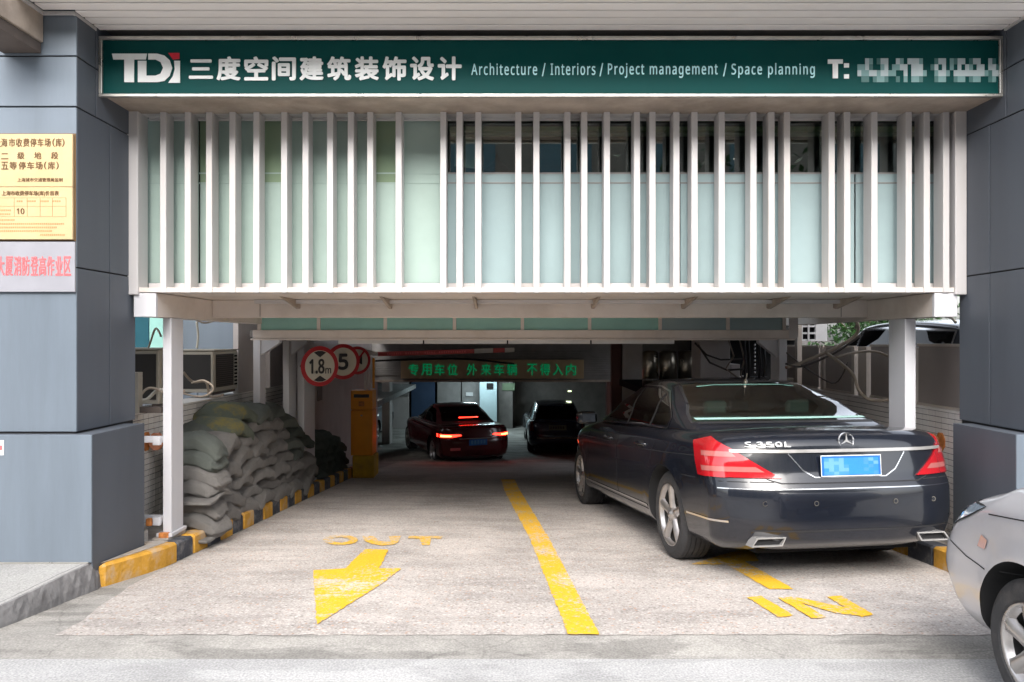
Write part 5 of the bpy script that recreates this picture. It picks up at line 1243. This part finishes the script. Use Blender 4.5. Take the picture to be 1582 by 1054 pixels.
for pts in ([(1.2, 1.10), (.47, 1.60), (.2, 1.645), (-.8, 1.655), (-1.86, 1.60), (-1.98, 1.10)], [(.16, 1.1), (.16, 1.64)], [(-.84, 1.1), (-.84, 1.65)]):
    stripe(Sv, 'window_trim', [(-y, z) for y, z in pts], V, .022, M['chrome'], e, off=.005)
for s in (-1, 1):
    MB().tube(spl([(s * .60, .55, 1.66), (s * .62, .35, 1.765), (s * .63, -.6, 1.81), (s * .62, -1.6, 1.77), (s * .60, -1.8, 1.69)], 5), .018).build('roof_rail', M['steel'], e, smooth=True)
e.location = (5.36, 9.85, .09); e.rotation_euler = (0, 0, R(0))

for e in [o for o in S.objects if o.name in SNAP]: finish_car(e)

# ------------------------------------------------------------------ sandbags
def bag_mesh(seed, m, tied=False):
    rr = random.Random(seed)
    bm = rbox((-1, -1, -1), (1, 1, 1), .27, (5, 12, 2))
    ph = [rr.uniform(0, 6) for _ in range(6)]; lump = rr.uniform(.85, 1.1)
    for v in bm.verts:
        a, b, c = v.co     # a: depth (x), b: length (y), c: thickness (z)
        L_, D_, T_ = .335 * lump, .225, .086
        pin = 1 - .45 * abs(b) ** 5 - .35 * (abs(b) > .93)        # ends flatten
        corner = 1 + .10 * (abs(a) ** 3) * (abs(b) ** 3)
        x = a * D_ * (1 - .10 * b * b) * corner; y = b * L_ * (1 - .10 * a * a) * corner
        z = c * T_ * pin * (1 - .42 * a ** 4)
        z += .010 * math.sin(5 * b + ph[0]) * math.cos(3.3 * a + ph[1]) + .005 * math.sin(11 * b + ph[2] + 4 * a) + .004 * math.sin(19 * a + ph[3] + 9 * b)
        z -= .085 * b * b * (1 + .3 * math.sin(ph[4])) - .03 * b * math.sin(ph[5]) + .020 * max(0, a) ** 2
        if tied and b > .8: x *= .45; z *= .8
        v.co = (x, y, z)
    me = bpy.data.meshes.new('sandbag'); bm.to_mesh(me); bm.free(); me.materials.append(m)
    for p in me.polygons: p.use_smooth = True
    return me
grey = [bag_mesh(i, M['sack'], i % 3 == 0) for i in range(5)]; green_ = [bag_mesh(20 + i, M['sackg'], i % 2 == 0) for i in range(3)]; dk = [bag_mesh(40 + i, M['sackd']) for i in range(3)]; yl = [bag_mesh(60 + i, M['sacky']) for i in range(2)]
num = ['first', 'second', 'third', 'fourth', 'fifth', 'sixth', 'seventh', 'eighth', 'ninth', 'tenth', 'eleventh', 'twelfth']
topz = [(6.0, .56), (6.5, .64), (7.0, .74), (7.6, .86), (8.1, .93), (8.5, .90), (9.0, .78), (9.4, .60), (9.8, .30), (10.2, -.02)]
def tz(y):
    for (a, p), (b, q_) in zip(topz, topz[1:]):
        if a <= y <= b: return lerp(p, q_, (y - a) / (b - a))
    return -1
layer = 0; br = random.Random(11)
def put_bag(me, x, y, z, rot, label, group, sc=1):
    o = link(bpy.data.objects.new('sandbag', me)); o.location = (x, y, z); o.rotation_euler = rot
    o.scale = (sc * br.uniform(.94, 1.06), sc * br.uniform(.93, 1.07), sc * br.uniform(.95, 1.1)); return tag(o, label, 'sandbag', group)
G1 = 'sandbags stacked between the wall and the striped kerb'
while layer < 13:
    y = 6.98 + (.25 if layer % 2 else 0); k = 0
    while y < 10.2:
        z = zr(y) + .15 + .085 + layer * .130
        if z < tz(y) + .02 and k < 9:
            top = z + .130 >= tz(y) + .02
            if top or (layer > 6 and y > 8.4): me = br.choice(green_ if y < 8.6 else dk + green_)
            elif y > 9.1: me = br.choice(grey + green_)
            else: me = br.choice(grey)
            if top and y > 7.0 and y < 7.9 and br.random() < .8: me = br.choice(yl)
            colr = {M['sack']: 'grey', M['sackg']: 'faded green', M['sackd']: 'dark green', M['sacky']: 'green yellow-printed'}[me.materials[0]]
            x = -2.85 - .012 * layer + br.uniform(-.03, .03)
            sl = math.atan(-.078) * (1 - layer / 14)
            put_bag(me, x, y + br.uniform(-.03, .03), z + br.uniform(-.008, .008), (br.uniform(-.09, .09) + sl, br.uniform(-.02, .12), br.uniform(-.14, .14)),
                    '%s sandbag, %s from the front in the %s layer of the large pile' % (colr, num[k + 1], num[layer] if layer else 'lowest'), G1)
        y += .56; k += 1
    layer += 1
for layer in range(6):
    z = zr(6.6) + .15 + .085 + layer * .130
    me = (green_ if layer > 3 else grey)[layer % 3]
    o = put_bag(me, -2.745 + br.uniform(-.02, .01) - .012 * layer, 6.60 + .02 * layer, z, (0, br.uniform(-.05, .05), R(90) + br.uniform(-.2, .1)), '%s sandbag laid end-on behind the foremost left post, %s from the ground' % ('faded green' if layer > 3 else 'grey', num[layer]), G1)
    o.scale = (.80, .70, 1.0)
# a second row against the wall so that the pile is solid
for L2 in range(2, 7):
    y = 7.45; k = 0
    while y < 9.2:
        z = zr(y) + .21 + L2 * .130
        if z > tz(y) - .12 and z < tz(y) + .03: put_bag(br.choice(green_ + yl[:1]), -3.03, y, z, (br.uniform(-.1, .1), .05, br.uniform(-.2, .2)), 'green sandbag wedged against the wall, %s from the front at the height of layer %s' % (num[k], num[L2]), G1, .8)
        y += .5; k += 1
for i, (y, z) in enumerate(((6.52, -.10), (6.58, .22))):
    m = MB(); 
    pts = [(-.16, -.2), (.17, -.22), (.19, .24), (-.12, .26)]
    bmx = rbox((-.17, -.25, -.016), (.17, .25, .016), .015, (4, 6, 1))
    for v in bmx.verts: v.co.z += .014 * math.sin(14 * v.co.y + i) - .03 * abs(v.co.y * 3) ** 2 * .3; v.co += Vector((-2.72 + .01 * i, y, z))
    o = bm_obj(bmx, 'empty_sack', M['sack'], None); tag(o, ['flat empty grey sack sticking out under the lowest sandbags', 'flat folded grey sack squeezed between sandbags by the front post'][i], 'sack')
# small dark pile by the cabinet
G2 = 'dark sandbags piled beside the orange cabinet'
for layer in range(7):
    for k in range(4):
        y = 10.75 + .42 * k + (.2 if layer % 2 else 0); zt_ = .27 - .35 * abs(y - 11.2) ** 1.6
        z = zr(y) + .21 + layer * .105
        if z < zt_: put_bag(br.choice(dk), -2.86 - .015 * layer, y, z, (br.uniform(-.08, .08), br.uniform(-.03, .1), br.uniform(-.2, .2)), 'dark green sandbag, %s from the front in the %s layer of the small far pile' % (num[k], num[layer] if layer else 'lowest'), G2, .8)
for layer in range(5):
    y = 10.7 + .1 * layer; z = zr(y) + .2 + layer * .1
    put_bag(br.choice(dk), -3.02, y, z, (0, 0, 1.3), 'dark sandbag laid crosswise at the front of the far pile, %s from the bottom' % num[layer], G2, .7)

# ------------------------------------------------------------------ round road signs
def rsign(label, px, py, Y, rad, yaw, face):
    x, _, z = px2(px, py, Y)
    e = thing('round_sign', label, 'sign', (x, Y, z), local=True)
    MB().lathe([(0, 0), (0, rad)], seg=48, axis='y').build('sign_back', M['steel'], e)
    MB().lathe([(-.004, 0), (-.004, rad), (.0, rad)], seg=48, axis='y').build('red_ring', M['redp'], e, smooth=False)
    MB().lathe([(-.0065, 0), (-.0065, rad * .79)], seg=48, axis='y').build('cream_face', M['cream'], e)
    if face == '1.8':
        k = rad / .27
        text('numeral', '1.8', M['black'], e, -.155 * k, -.0085, -.10 * k, .22 * k, .20 * k, bold=.035); text('numeral', 'm', M['black'], e, .075 * k, -.0085, -.10 * k, .085 * k, .075 * k, bold=.03)
        MB().prism([(-.09 * k, .185 * k), (-.03 * k, .205 * k), (.03 * k, .205 * k), (.09 * k, .185 * k), (0, .12 * k)], -.0095, -.0075).build('arrowhead', M['black'], e)
        MB().prism([(-.09 * k, -.185 * k), (0, -.125 * k), (.09 * k, -.185 * k), (.03 * k, -.205 * k), (-.03 * k, -.205 * k)], -.0095, -.0075).build('arrowhead', M['black'], e)
    elif face == '5':
        text('numeral', '5', M['black'], e, -.075, -.0085, -.115, .15, .23, bold=.05)
    else:
        h = MB(); h.prism([(-.09, .02), (-.02, .035), (.06, .09), (.075, .09), (.075, -.06), (.06, -.06), (-.02, -.005), (-.09, .0)], -.0095, -.0075)
        h.prism([(-.06, -.01), (-.02, -.02), (-.02, -.07), (-.06, -.07)], -.0095, -.0075); h.build('horn_symbol', M['black'], e)
        MB().prism([(-.13, -.15), (-.11, -.17), (.13, .15), (.11, .17)], -.0115, -.0098).build('red_bar', M['redp'], e)
    MB().box(-.02, .02, .003, .03, -.03, .03).tube([(0, .03, 0), (-.16, .22, 0)], .014).build('bracket', M['steel'], e)
    e.rotation_euler = (0, 0, yaw)
rsign('round red rimmed height limit sign reading 1.8 m, nearest of the three', 494, 566, 9.4, .252, R(40), '1.8')
rsign('round red rimmed speed sign reading 5, middle of the three', 530, 559, 10.55, .25, R(36), '5')
rsign('round red rimmed no horn sign, farthest of the three', 552, 557, 11.5, .215, R(34), 'horn')

# ------------------------------------------------------------------ ticket cabinet with folding barrier
c0 = (gx(560, 12.2), 12.2); zc = zr(12.2)
bc = thing('barrier_cabinet', 'orange barrier cabinet on a yellow plinth at the end of the kerb', 'barrier cabinet', (c0[0], 12.3, zc))
box('plinth', M['yellowp'], bc, c0[0] - .16, c0[0] + .19, 12.18, 12.6, zc, -.285, bevel=.01)
box('lower_door', M['orange'], bc, c0[0] - .19, c0[0] + .16, 12.2, 12.56, -.28, .455, bevel=.008)
box('upper_cover', M['orange'], bc, c0[0] - .19, c0[0] + .16, 12.19, 12.56, .46, .775, bevel=.012)
box('card_slot', M['black'], bc, c0[0] - .14, c0[0] + .11, 12.182, 12.188, .66, .715); box('notice_plate', M['rust'], bc, c0[0] - .06, c0[0] + .03, 12.182, 12.188, .52, .60); box('door_lock', M['steel'], bc, c0[0] - .03, c0[0] + .0, 12.19, 12.199, .36, .38)
bar = thing('barrier_boom', 'red and white folding barrier boom held high across the drive', 'barrier boom', (c0[0], 12.3, .78))
vx = gx(575, 12.3)
for a in (563, 569): box('upright_tube', M['boomw'], bar, gx(a, 12.3), gx(a, 12.3) + .028, 12.30, 12.33, .775, 1.40)
MB().prism([(gx(558, 12.3), 1.47), (gx(584, 12.3), 1.385), (gx(584, 12.3), 1.335), (gx(572, 12.3), 1.34), (gx(555, 12.3), 1.42)], 12.29, 12.34).build('elbow', M['boomw'], bar)
segs = [(583, 600, 'boomr'), (600, 733, 'boomr'), (733, 762, 'boomw'), (762, 780, 'boomr'), (780, 795, 'boomw')]
for a, b, m in segs:
    za = lerp(1.365, 1.435, (a - 583) / 212); zb_ = lerp(1.365, 1.435, (b - 583) / 212)
    MB().prism([(gx(a, 12.3), za - .037), (gx(b, 12.3) - .003, zb_ - .035), (gx(b, 12.3) - .003, zb_ + .035), (gx(a, 12.3), za + .037)], 12.295, 12.335).build('boom_section', M[m], bar)
tm = MB(); rr = random.Random(3)
for gI, (ga, gb) in enumerate(((598, 620), (626, 646), (656, 672), (678, 718))):
    a = ga
    while a < gb: b = a + rr.uniform(1.6, 3); z = lerp(1.365, 1.435, (a - 583) / 212); tm.box(gx(a, 12.3), gx(b, 12.3), 12.290, 12.294, z - .016, z + .016); a = b + 1.2
tm.build('faded_boom_lettering', M['pink'], bar)
MB().tube([(gx(575, 12.5), 12.5, 1.25), (gx(700, 12.5), 12.5, 1.29), (gx(735, 12.5), 12.5, 1.27), (gx(795, 12.5), 12.5, 1.20)], .016).build('stay_rod', M['vdark'], bar)
MB().box(gx(576, 12.4), gx(579, 12.4), 12.36, 12.42, .8, 1.3).build('orange_rod', M['orange'], bar)

# ------------------------------------------------------------------ LED sign
ld = thing('led_sign', 'brown LED board with green characters over the garage mouth', 'sign', (gx(760, 16.8), 16.8, 1.0))
box('board', M['led'], ld, gx(619, 16.8), gx(902, 16.8), 16.80, 16.94, gz(585, 16.8), gz(556, 16.8), bevel=.006)
xs = [631, 651, 671, 691, 721, 743, 763, 783, 814, 834, 854, 874]
for ch, a in zip('专用车位外来车辆不得入内', xs):
    text('led_character', ch, M['ledg'], ld, gx(a, 16.8), 16.79, gz(580, 16.8), gx(a + 16, 16.8) - gx(a, 16.8), gz(562, 16.8) - gz(580, 16.8), bold=.02, depth=.006)

# ------------------------------------------------------------------ plaques on the left pier
Yp = 5.022
def plx(p): return (p - 791) / FPX * Yp
def plz(p): return EYE - (p - 527) / FPX * Yp
gp = thing('brass_plaque', 'yellow brass parking tariff plaque screwed to the left pier', 'plaque', (-3.3, Yp, 2.3))
box('upper_plate', M['gold'], gp, -4.15, plx(112), Yp, Yp + .02, plz(288.5), plz(207), bevel=.002); box('lower_plate', M['gold'], gp, -4.15, plx(112), Yp, Yp + .02, plz(370), plz(289), bevel=.002)
box('plaque_back', M['bronze'], gp, -4.16, plx(114), Yp + .021, Yp + .028, plz(372), plz(205))
def ptext(par, name, s, m, x0, x1, y0, y1, bold=.0, sp=1):
    text(name, s, m, par, plx(x0), Yp - .001, plz(y1), plx(x1) - plx(x0), plz(y0) - plz(y1), bold=bold, depth=.002, spacing=sp)
for ch, a in zip('上海市收费停车场(库)', [-8, 2, 14, 25, 36, 47, 58, 69, 81, 86, 96]): ptext(gp, 'engraved_character', ch, M['bronze'], a, a + (9.5 if ch not in '()' else 4), 214, 227, .012)
for ch, a in zip('二级地段', [2, 27, 53, 79]): ptext(gp, 'engraved_character', ch, M['bronze'], a, a + 11, 235 if ch != '二' else 237, 246, .016)
for ch, a in zip('五等停车场(库)', [2, 15, 29, 42, 55, 68, 74, 87]): ptext(gp, 'engraved_character', ch, M['bronze'], a, a + (11 if ch not in '()' else 4), 250, 262, .016)
ptext(gp, 'engraved_line', '上海城市交通管理局监制', M['bronze'], 27, 97, 275, 281)
ptext(gp, 'engraved_line', '上海市收费停车场(库)价目表', M['bronze'], 3, 91, 295, 303.5, .012)
ptext(gp, 'numeral', '10', M['bronze'], 26, 38, 322, 331, .03)
tb = MB()
for yv in (306, 319, 335): tb.box(-4.0, plx(102), Yp - .0015, Yp - .0002, plz(yv), plz(yv) + .0022)
for xv in (22, 42, 62, 81, 102): tb.box(plx(xv) - .001, plx(xv) + .001, Yp - .0018, Yp - .0003, plz(335), plz(306))
tb.build('tariff_table', M['bronzeL'], gp)
fn = MB(); rr = random.Random(9)
for yv, xe in ((340, 22), (346, 99), (351.5, 88), (357, 80), (363, 101), (311, 97), (325, 17), (331, 15)):
    a = 62 if yv == 363 else -6
    if yv == 311: a = 26
    while a < xe:
        b = a + rr.uniform(1.6, 2.6)
        if yv != 311 or (a % 20) < 13: fn.box(plx(a), plx(b), Yp - .0015, Yp - .0004, plz(yv) - .006, plz(yv) + .006)
        a = b + .9
fn.build('fine_print', M['bronzeL'], gp, fix=False)['kind'] = 'stuff'
sp_ = thing('steel_plaque', 'brushed steel plaque with faded red characters below the brass plaque', 'plaque', (-3.3, Yp, 1.95))
box('plate', M['silver'], sp_, -4.15, plx(115), Yp + .004, Yp + .02, plz(451), plz(373.5), bevel=.002)
for ch, a in zip('大厦消防登高作业区', [-5, 8, 21, 34, 47, 59.5, 72, 85, 98]):
    text('red_character', ch, M['pink'], sp_, plx(a), Yp + .0035, plz(426), plx(a + 11.5) - plx(a), plz(396) - plz(426), bold=.012, depth=.002)
stk = thing('sticker', 'small white and red sticker on the base of the left pier', 'sticker', (-3.41, 4.995, .85))
MB().box(-3.46, -3.382, 4.9965, 4.9995, .82, .92).build('sheet', M['conew'], stk); MB().box(-3.44, -3.392, 4.9955, 4.9963, .855, .885).build('mark', M['pink'], stk)

# ------------------------------------------------------------------ left side: teal window wall, clad block, air conditioners, pipes
nb = thing('neighbour_block', 'blue grey clad block standing behind the left air conditioner', 'building', (-3.8, 9.5, 0))
for a, b, m in ((-4.28, -3.98, 'clad'), (-3.97, -3.30, 'clad')):
    for z0, z1 in ((.0, 1.27), (1.28, 3.2)): box('cladding_panel', M[m], nb, a, b, 9.5, 9.53, z0, z1)
box('core', M['joint'], nb, -4.27, -3.31, 9.53, 12, 0, 3.2)
tg = thing('shop_front', 'pale teal glazed shop front glimpsed left of the foremost post', 'shop front', (-5.5, 9.3, .1))
for a, b, m in ((-6.4, -5.6, 'teal'), (-5.58, -4.68, 'teal'), (-4.67, -4.50, 'tealD'), (-4.49, -4.30, 'teal')): box('glass_pane', M[m], tg, a, b, 9.3, 9.32, 1.50, 3.0)
box('lower_panel', M['clad_dark'], tg, -6.4, -4.30, 9.29, 9.33, .1, 1.46); box('sill', M['acw'], tg, -6.4, -4.30, 9.26, 9.34, 1.462, 1.495); box('head', M['dark'], tg, -6.4, -4.3, 9.3, 9.34, 3.01, 3.6)
def aircon(label, x0, x1, y0, y1, z0, z1):
    e = thing('air_conditioner', label, 'air conditioner', ((x0 + x1) / 2, (y0 + y1) / 2, z0), 'outdoor units on the left wall')
    box('casing', M['acw'], e, x0, x1, y0, y1, z0, z1, bevel=.012); box('lid', M['acw'], e, x0 - .012, x1 + .012, y0 - .01, y1 + .01, z1 + .001, z1 + .014)
    xf = x1 + .002
    box('fan_recess', M['fan'], e, xf, xf + .004, y0 + .06, y1 - .14, z0 + .05, z1 - .04)
    gm = MB(); k = z0 + .06
    while k < z1 - .05: gm.box(xf + .006, xf + .011, y0 + .05, y1 - .13, k, k + .004); k += .022
    gm.build('grille', M['dbrown'], e)
    cmx = MB()
    k = z0 + .05
    while k < z1 - .05: cmx.box(xf + .001, xf + .006, y1 - .11, y1 - .03, k, k + .02); k += .04
    cmx.build('side_louvre', M['vdark'], e)
    box('front_recess', M['fan'], e, x0 + .24 * (x1 - x0), x1 - .03, y0 - .004, y0 - .001, z0 + .04, z1 - .04)
    for xx in (x0 + .02, x1 - .08): box('foot', M['dbrown'], e, xx, xx + .06, y0 + .02, y1 - .02, z0 - .03, z0 - .001)
aircon('air conditioner with dark fan side on the wall right of the foremost post', -3.66, -3.18, 8.0, 8.7, 1.03, 1.475)
aircon('air conditioner between the clad pier and the foremost post', -3.72, -3.24, 6.9, 7.25, 1.0, 1.50)
cables = [
    ([(207, 632), (222, 605), (238, 600), (262, 610), (285, 604)], 6.3, .014, 'cable', 'pale cable looping from the left pier past the foremost post, upper'),
    ([(205, 615), (225, 618), (242, 604), (255, 603)], 6.35, .018, 'pipew', 'thick pale hose beside the left pier above the tiles'),
    ([(210, 562), (228, 540), (240, 508), (249, 520)], 7.0, .012, 'cable', 'brown cable rising from the wall towards the frame left of the post'),
    ([(281, 492), (300, 493), (318, 499), (345, 490)], 7.2, .012, 'cable', 'cable sagging just below the front beam by the left post'),
    ([(304, 497), (306, 520), (304, 538)], 8.4, .016, 'pipew', 'pale upright pipe running down to the left air conditioner'),
    ([(283, 575), (298, 590), (318, 590), (325, 612), (345, 610)], 7.4, .016, 'cable', 'grey hose curled below the left air conditioner'),
    ([(240, 604), (262, 600), (290, 610), (315, 612), (330, 600), (315, 588), (296, 592)], 6.5, .01, 'cable', 'thin cable wound round the foremost left post'),
    ([(1214, 568), (1240, 560), (1290, 538), (1320, 520), (1326, 505), (1318, 493), (1290, 489)], 7.9, .022, 'cable', 'thick grey hose rising across the hoarding to the beam'),
    ([(1214, 562), (1240, 566), (1290, 545), (1330, 518)], 7.8, .014, 'cabled', 'dark cable running beside the thick hose on the right'),
    ([(1292, 552), (1320, 545), (1350, 543), (1372, 550)], 7.3, .016, 'cable', 'pale hose arching across the middle hoarding panel'),
    ([(1276, 545), (1300, 562), (1318, 580), (1328, 605), (1345, 618), (1372, 618)], 7.3, .020, 'cable', 'grey hose drooping from the hoarding onto the tiled wall'),
    ([(1215, 545), (1250, 572), (1290, 592), (1310, 560)], 8.0, .010, 'cabled', 'thin dark cable slung low behind the hoses'),
]
for pts, Y, r, m, lab in cables:
    tag(MB().tube(spl([px2(a, b, Y + .05 * math.sin(i)) for i, (a, b) in enumerate(pts)], 6), r * .8).build('cable', M[m], None, smooth=True), lab, 'cable', 'loose cables and hoses')
bx_ = thing('junction_clutter', 'grey bracket with clamps holding the cables by the left pier', 'bracket', (-3.1, 6.3, 1.02))
box('clamp', M['acw'], bx_, -3.16, -3.10, 6.22, 6.3, .98, 1.32); box('clamp', M['dbrown'], bx_, -3.10, -2.92, 6.25, 6.3, .98, 1.03)

# ------------------------------------------------------------------ right side: hoarding, lattice box, shrubs
hb = thing('hoarding', 'brown panelled hoarding standing on the right tiled wall', 'hoarding', (3.85, 8, .99))
for a, b, t_ in ((5.9, 7.02, 1.53), (7.12, 7.95, 1.52), (8.35, 9.1, 1.50), (9.3, 10.4, 1.5)):
    box('panel', M['hoard'], hb, 3.80, 3.82, a, b, 1.01, t_); box('top_cap', M['hframe'], hb, 3.785, 3.835, a, b, t_ + .001, t_ + .025); box('bottom_cap', M['hframe'], hb, 3.785, 3.835, a, b, .987, 1.009)
for y in (7.05, 8.0, 8.28, 9.12, 10.42): box('upright', M['hframe'], hb, 3.775, 3.845, y, y + .07 + (.12 if y == 8.0 else 0), .987, 1.50 + .02)
vb = thing('lattice_vent', 'white slotted ventilation block above the right wall', 'vent', (3.7, 9.2, 1.6))
x0, x1 = gx(1237, 9.2), gx(1278, 9.2)
box('back', M['vdark'], vb, x0, x1, 9.25, 9.4, gz(527, 9.2), 2.2)
box('side_face', M['conew'], vb, gx(1260, 9.2), x1, 9.2, 9.245, gz(527, 9.2), 2.2)
for k in range(7): z = gz(527, 9.2) + .085 * k; box('slat', M['conew'], vb, x0, gx(1260, 9.2) - .002, 9.2, 9.245, z, z + .022)
for p in (1237, 1247.5): box('rib', M['conew'], vb, gx(p, 9.2), gx(p, 9.2) + .02, 9.185, 9.199, gz(527, 9.2), 2.2)
box('downpipe', M['hframe'], vb, gx(1227, 9.2), gx(1234, 9.2), 9.1, 9.18, .9, 2.2)
tag(box('oil_can', M['steel'], None, gx(1216, 9.0), gx(1226, 9.0), 9.0, 9.05, gz(588, 9), gz(584, 9)), 'small shiny metal bar lying in the dark gap beside the post', 'bar')

def leafy(name, label, cat, loc, rx, ry, rz, n, ls, seed, trunk=None):
    e = thing(name, label, cat, loc); rr = random.Random(seed); m = MB()
    cl_ = [(Vector((rr.gauss(0, .45) * rx, rr.gauss(0, .45) * ry, rr.gauss(0, .4) * rz)), rr.uniform(.18, .4)) for _ in range(26)]
    base = Vector(loc) + Vector((0, 0, rz + (trunk or 0)))
    for i in range(n):
        c, s = rr.choice(cl_); p = base + c + Vector([rr.gauss(0, s) * q_ for q_ in (rx, ry, rz)])
        a = Vector([rr.uniform(-1, 1) for _ in range(3)]).normalized(); b = a.cross(Vector([rr.uniform(-1, 1) for _ in range(3)])).normalized(); L_ = ls * rr.uniform(.6, 1.3)
        m.quad(p - a * L_, p + b * L_ * .4, p + a * L_, p - b * L_ * .4)
    m.build('foliage', M['leaf'], e, fix=False)
    st_ = MB()
    H_ = rz + (trunk or 0)
    st_.tube([loc, (loc[0] + .05, loc[1], loc[2] + H_)], .06 + .03 * H_ * .5, taper=.4)
    for k in range(5): a = rr.uniform(0, 6.28); st_.tube([(loc[0] + .03, loc[1], loc[2] + H_ * .6), (loc[0] + rx * .6 * math.cos(a), loc[1] + ry * .6 * math.sin(a), loc[2] + H_ * 1.1)], .04, taper=.3)
    st_.build('trunk', M['bark'], e, smooth=True)
leafy('green_shrub', 'leafy green shrub glimpsed behind the hose left of the people carrier', 'shrub', (6.05, 12.9, .09), .55, .5, 1.25, 2500, .06, 2)
leafy('green_shrub', 'leafy green shrub behind the dark people carrier', 'shrub', (7.4, 15.2, .09), 1.2, .8, 1.7, 5000, .07, 5)
# street side behind the viewer, seen only in the glass and the paint
ob = thing('street_building', 'long pale building across the street, mirrored in the upper glass', 'building', (0, -24, 0))
box('wall', M['facade'], ob, -34, 26, -30, -24, 0, 14)
for fl_i in range(4):
    for k in range(12): box('window', M['tealD'], ob, -31 + k * 4.6, -28.4 + k * 4.6, -23.99, -23.95, 1.2 + fl_i * 2.8, 2.9 + fl_i * 2.8)
box('roof_edge', M['dark'], ob, -34.2, 26.2, -30, -23.8, 14, 14.3)
leafy('street_tree', 'broad street tree mirrored at the right of the upper glass', 'tree', (6, -9, 0), 2.2, 1.5, 2.0, 5000, .16, 8, trunk=2.6)
leafy('street_tree', 'street tree farther right, mirrored in the silver paint', 'tree', (13, -10, 0), 2.2, 1.5, 2.2, 3000, .2, 9, trunk=2.6)
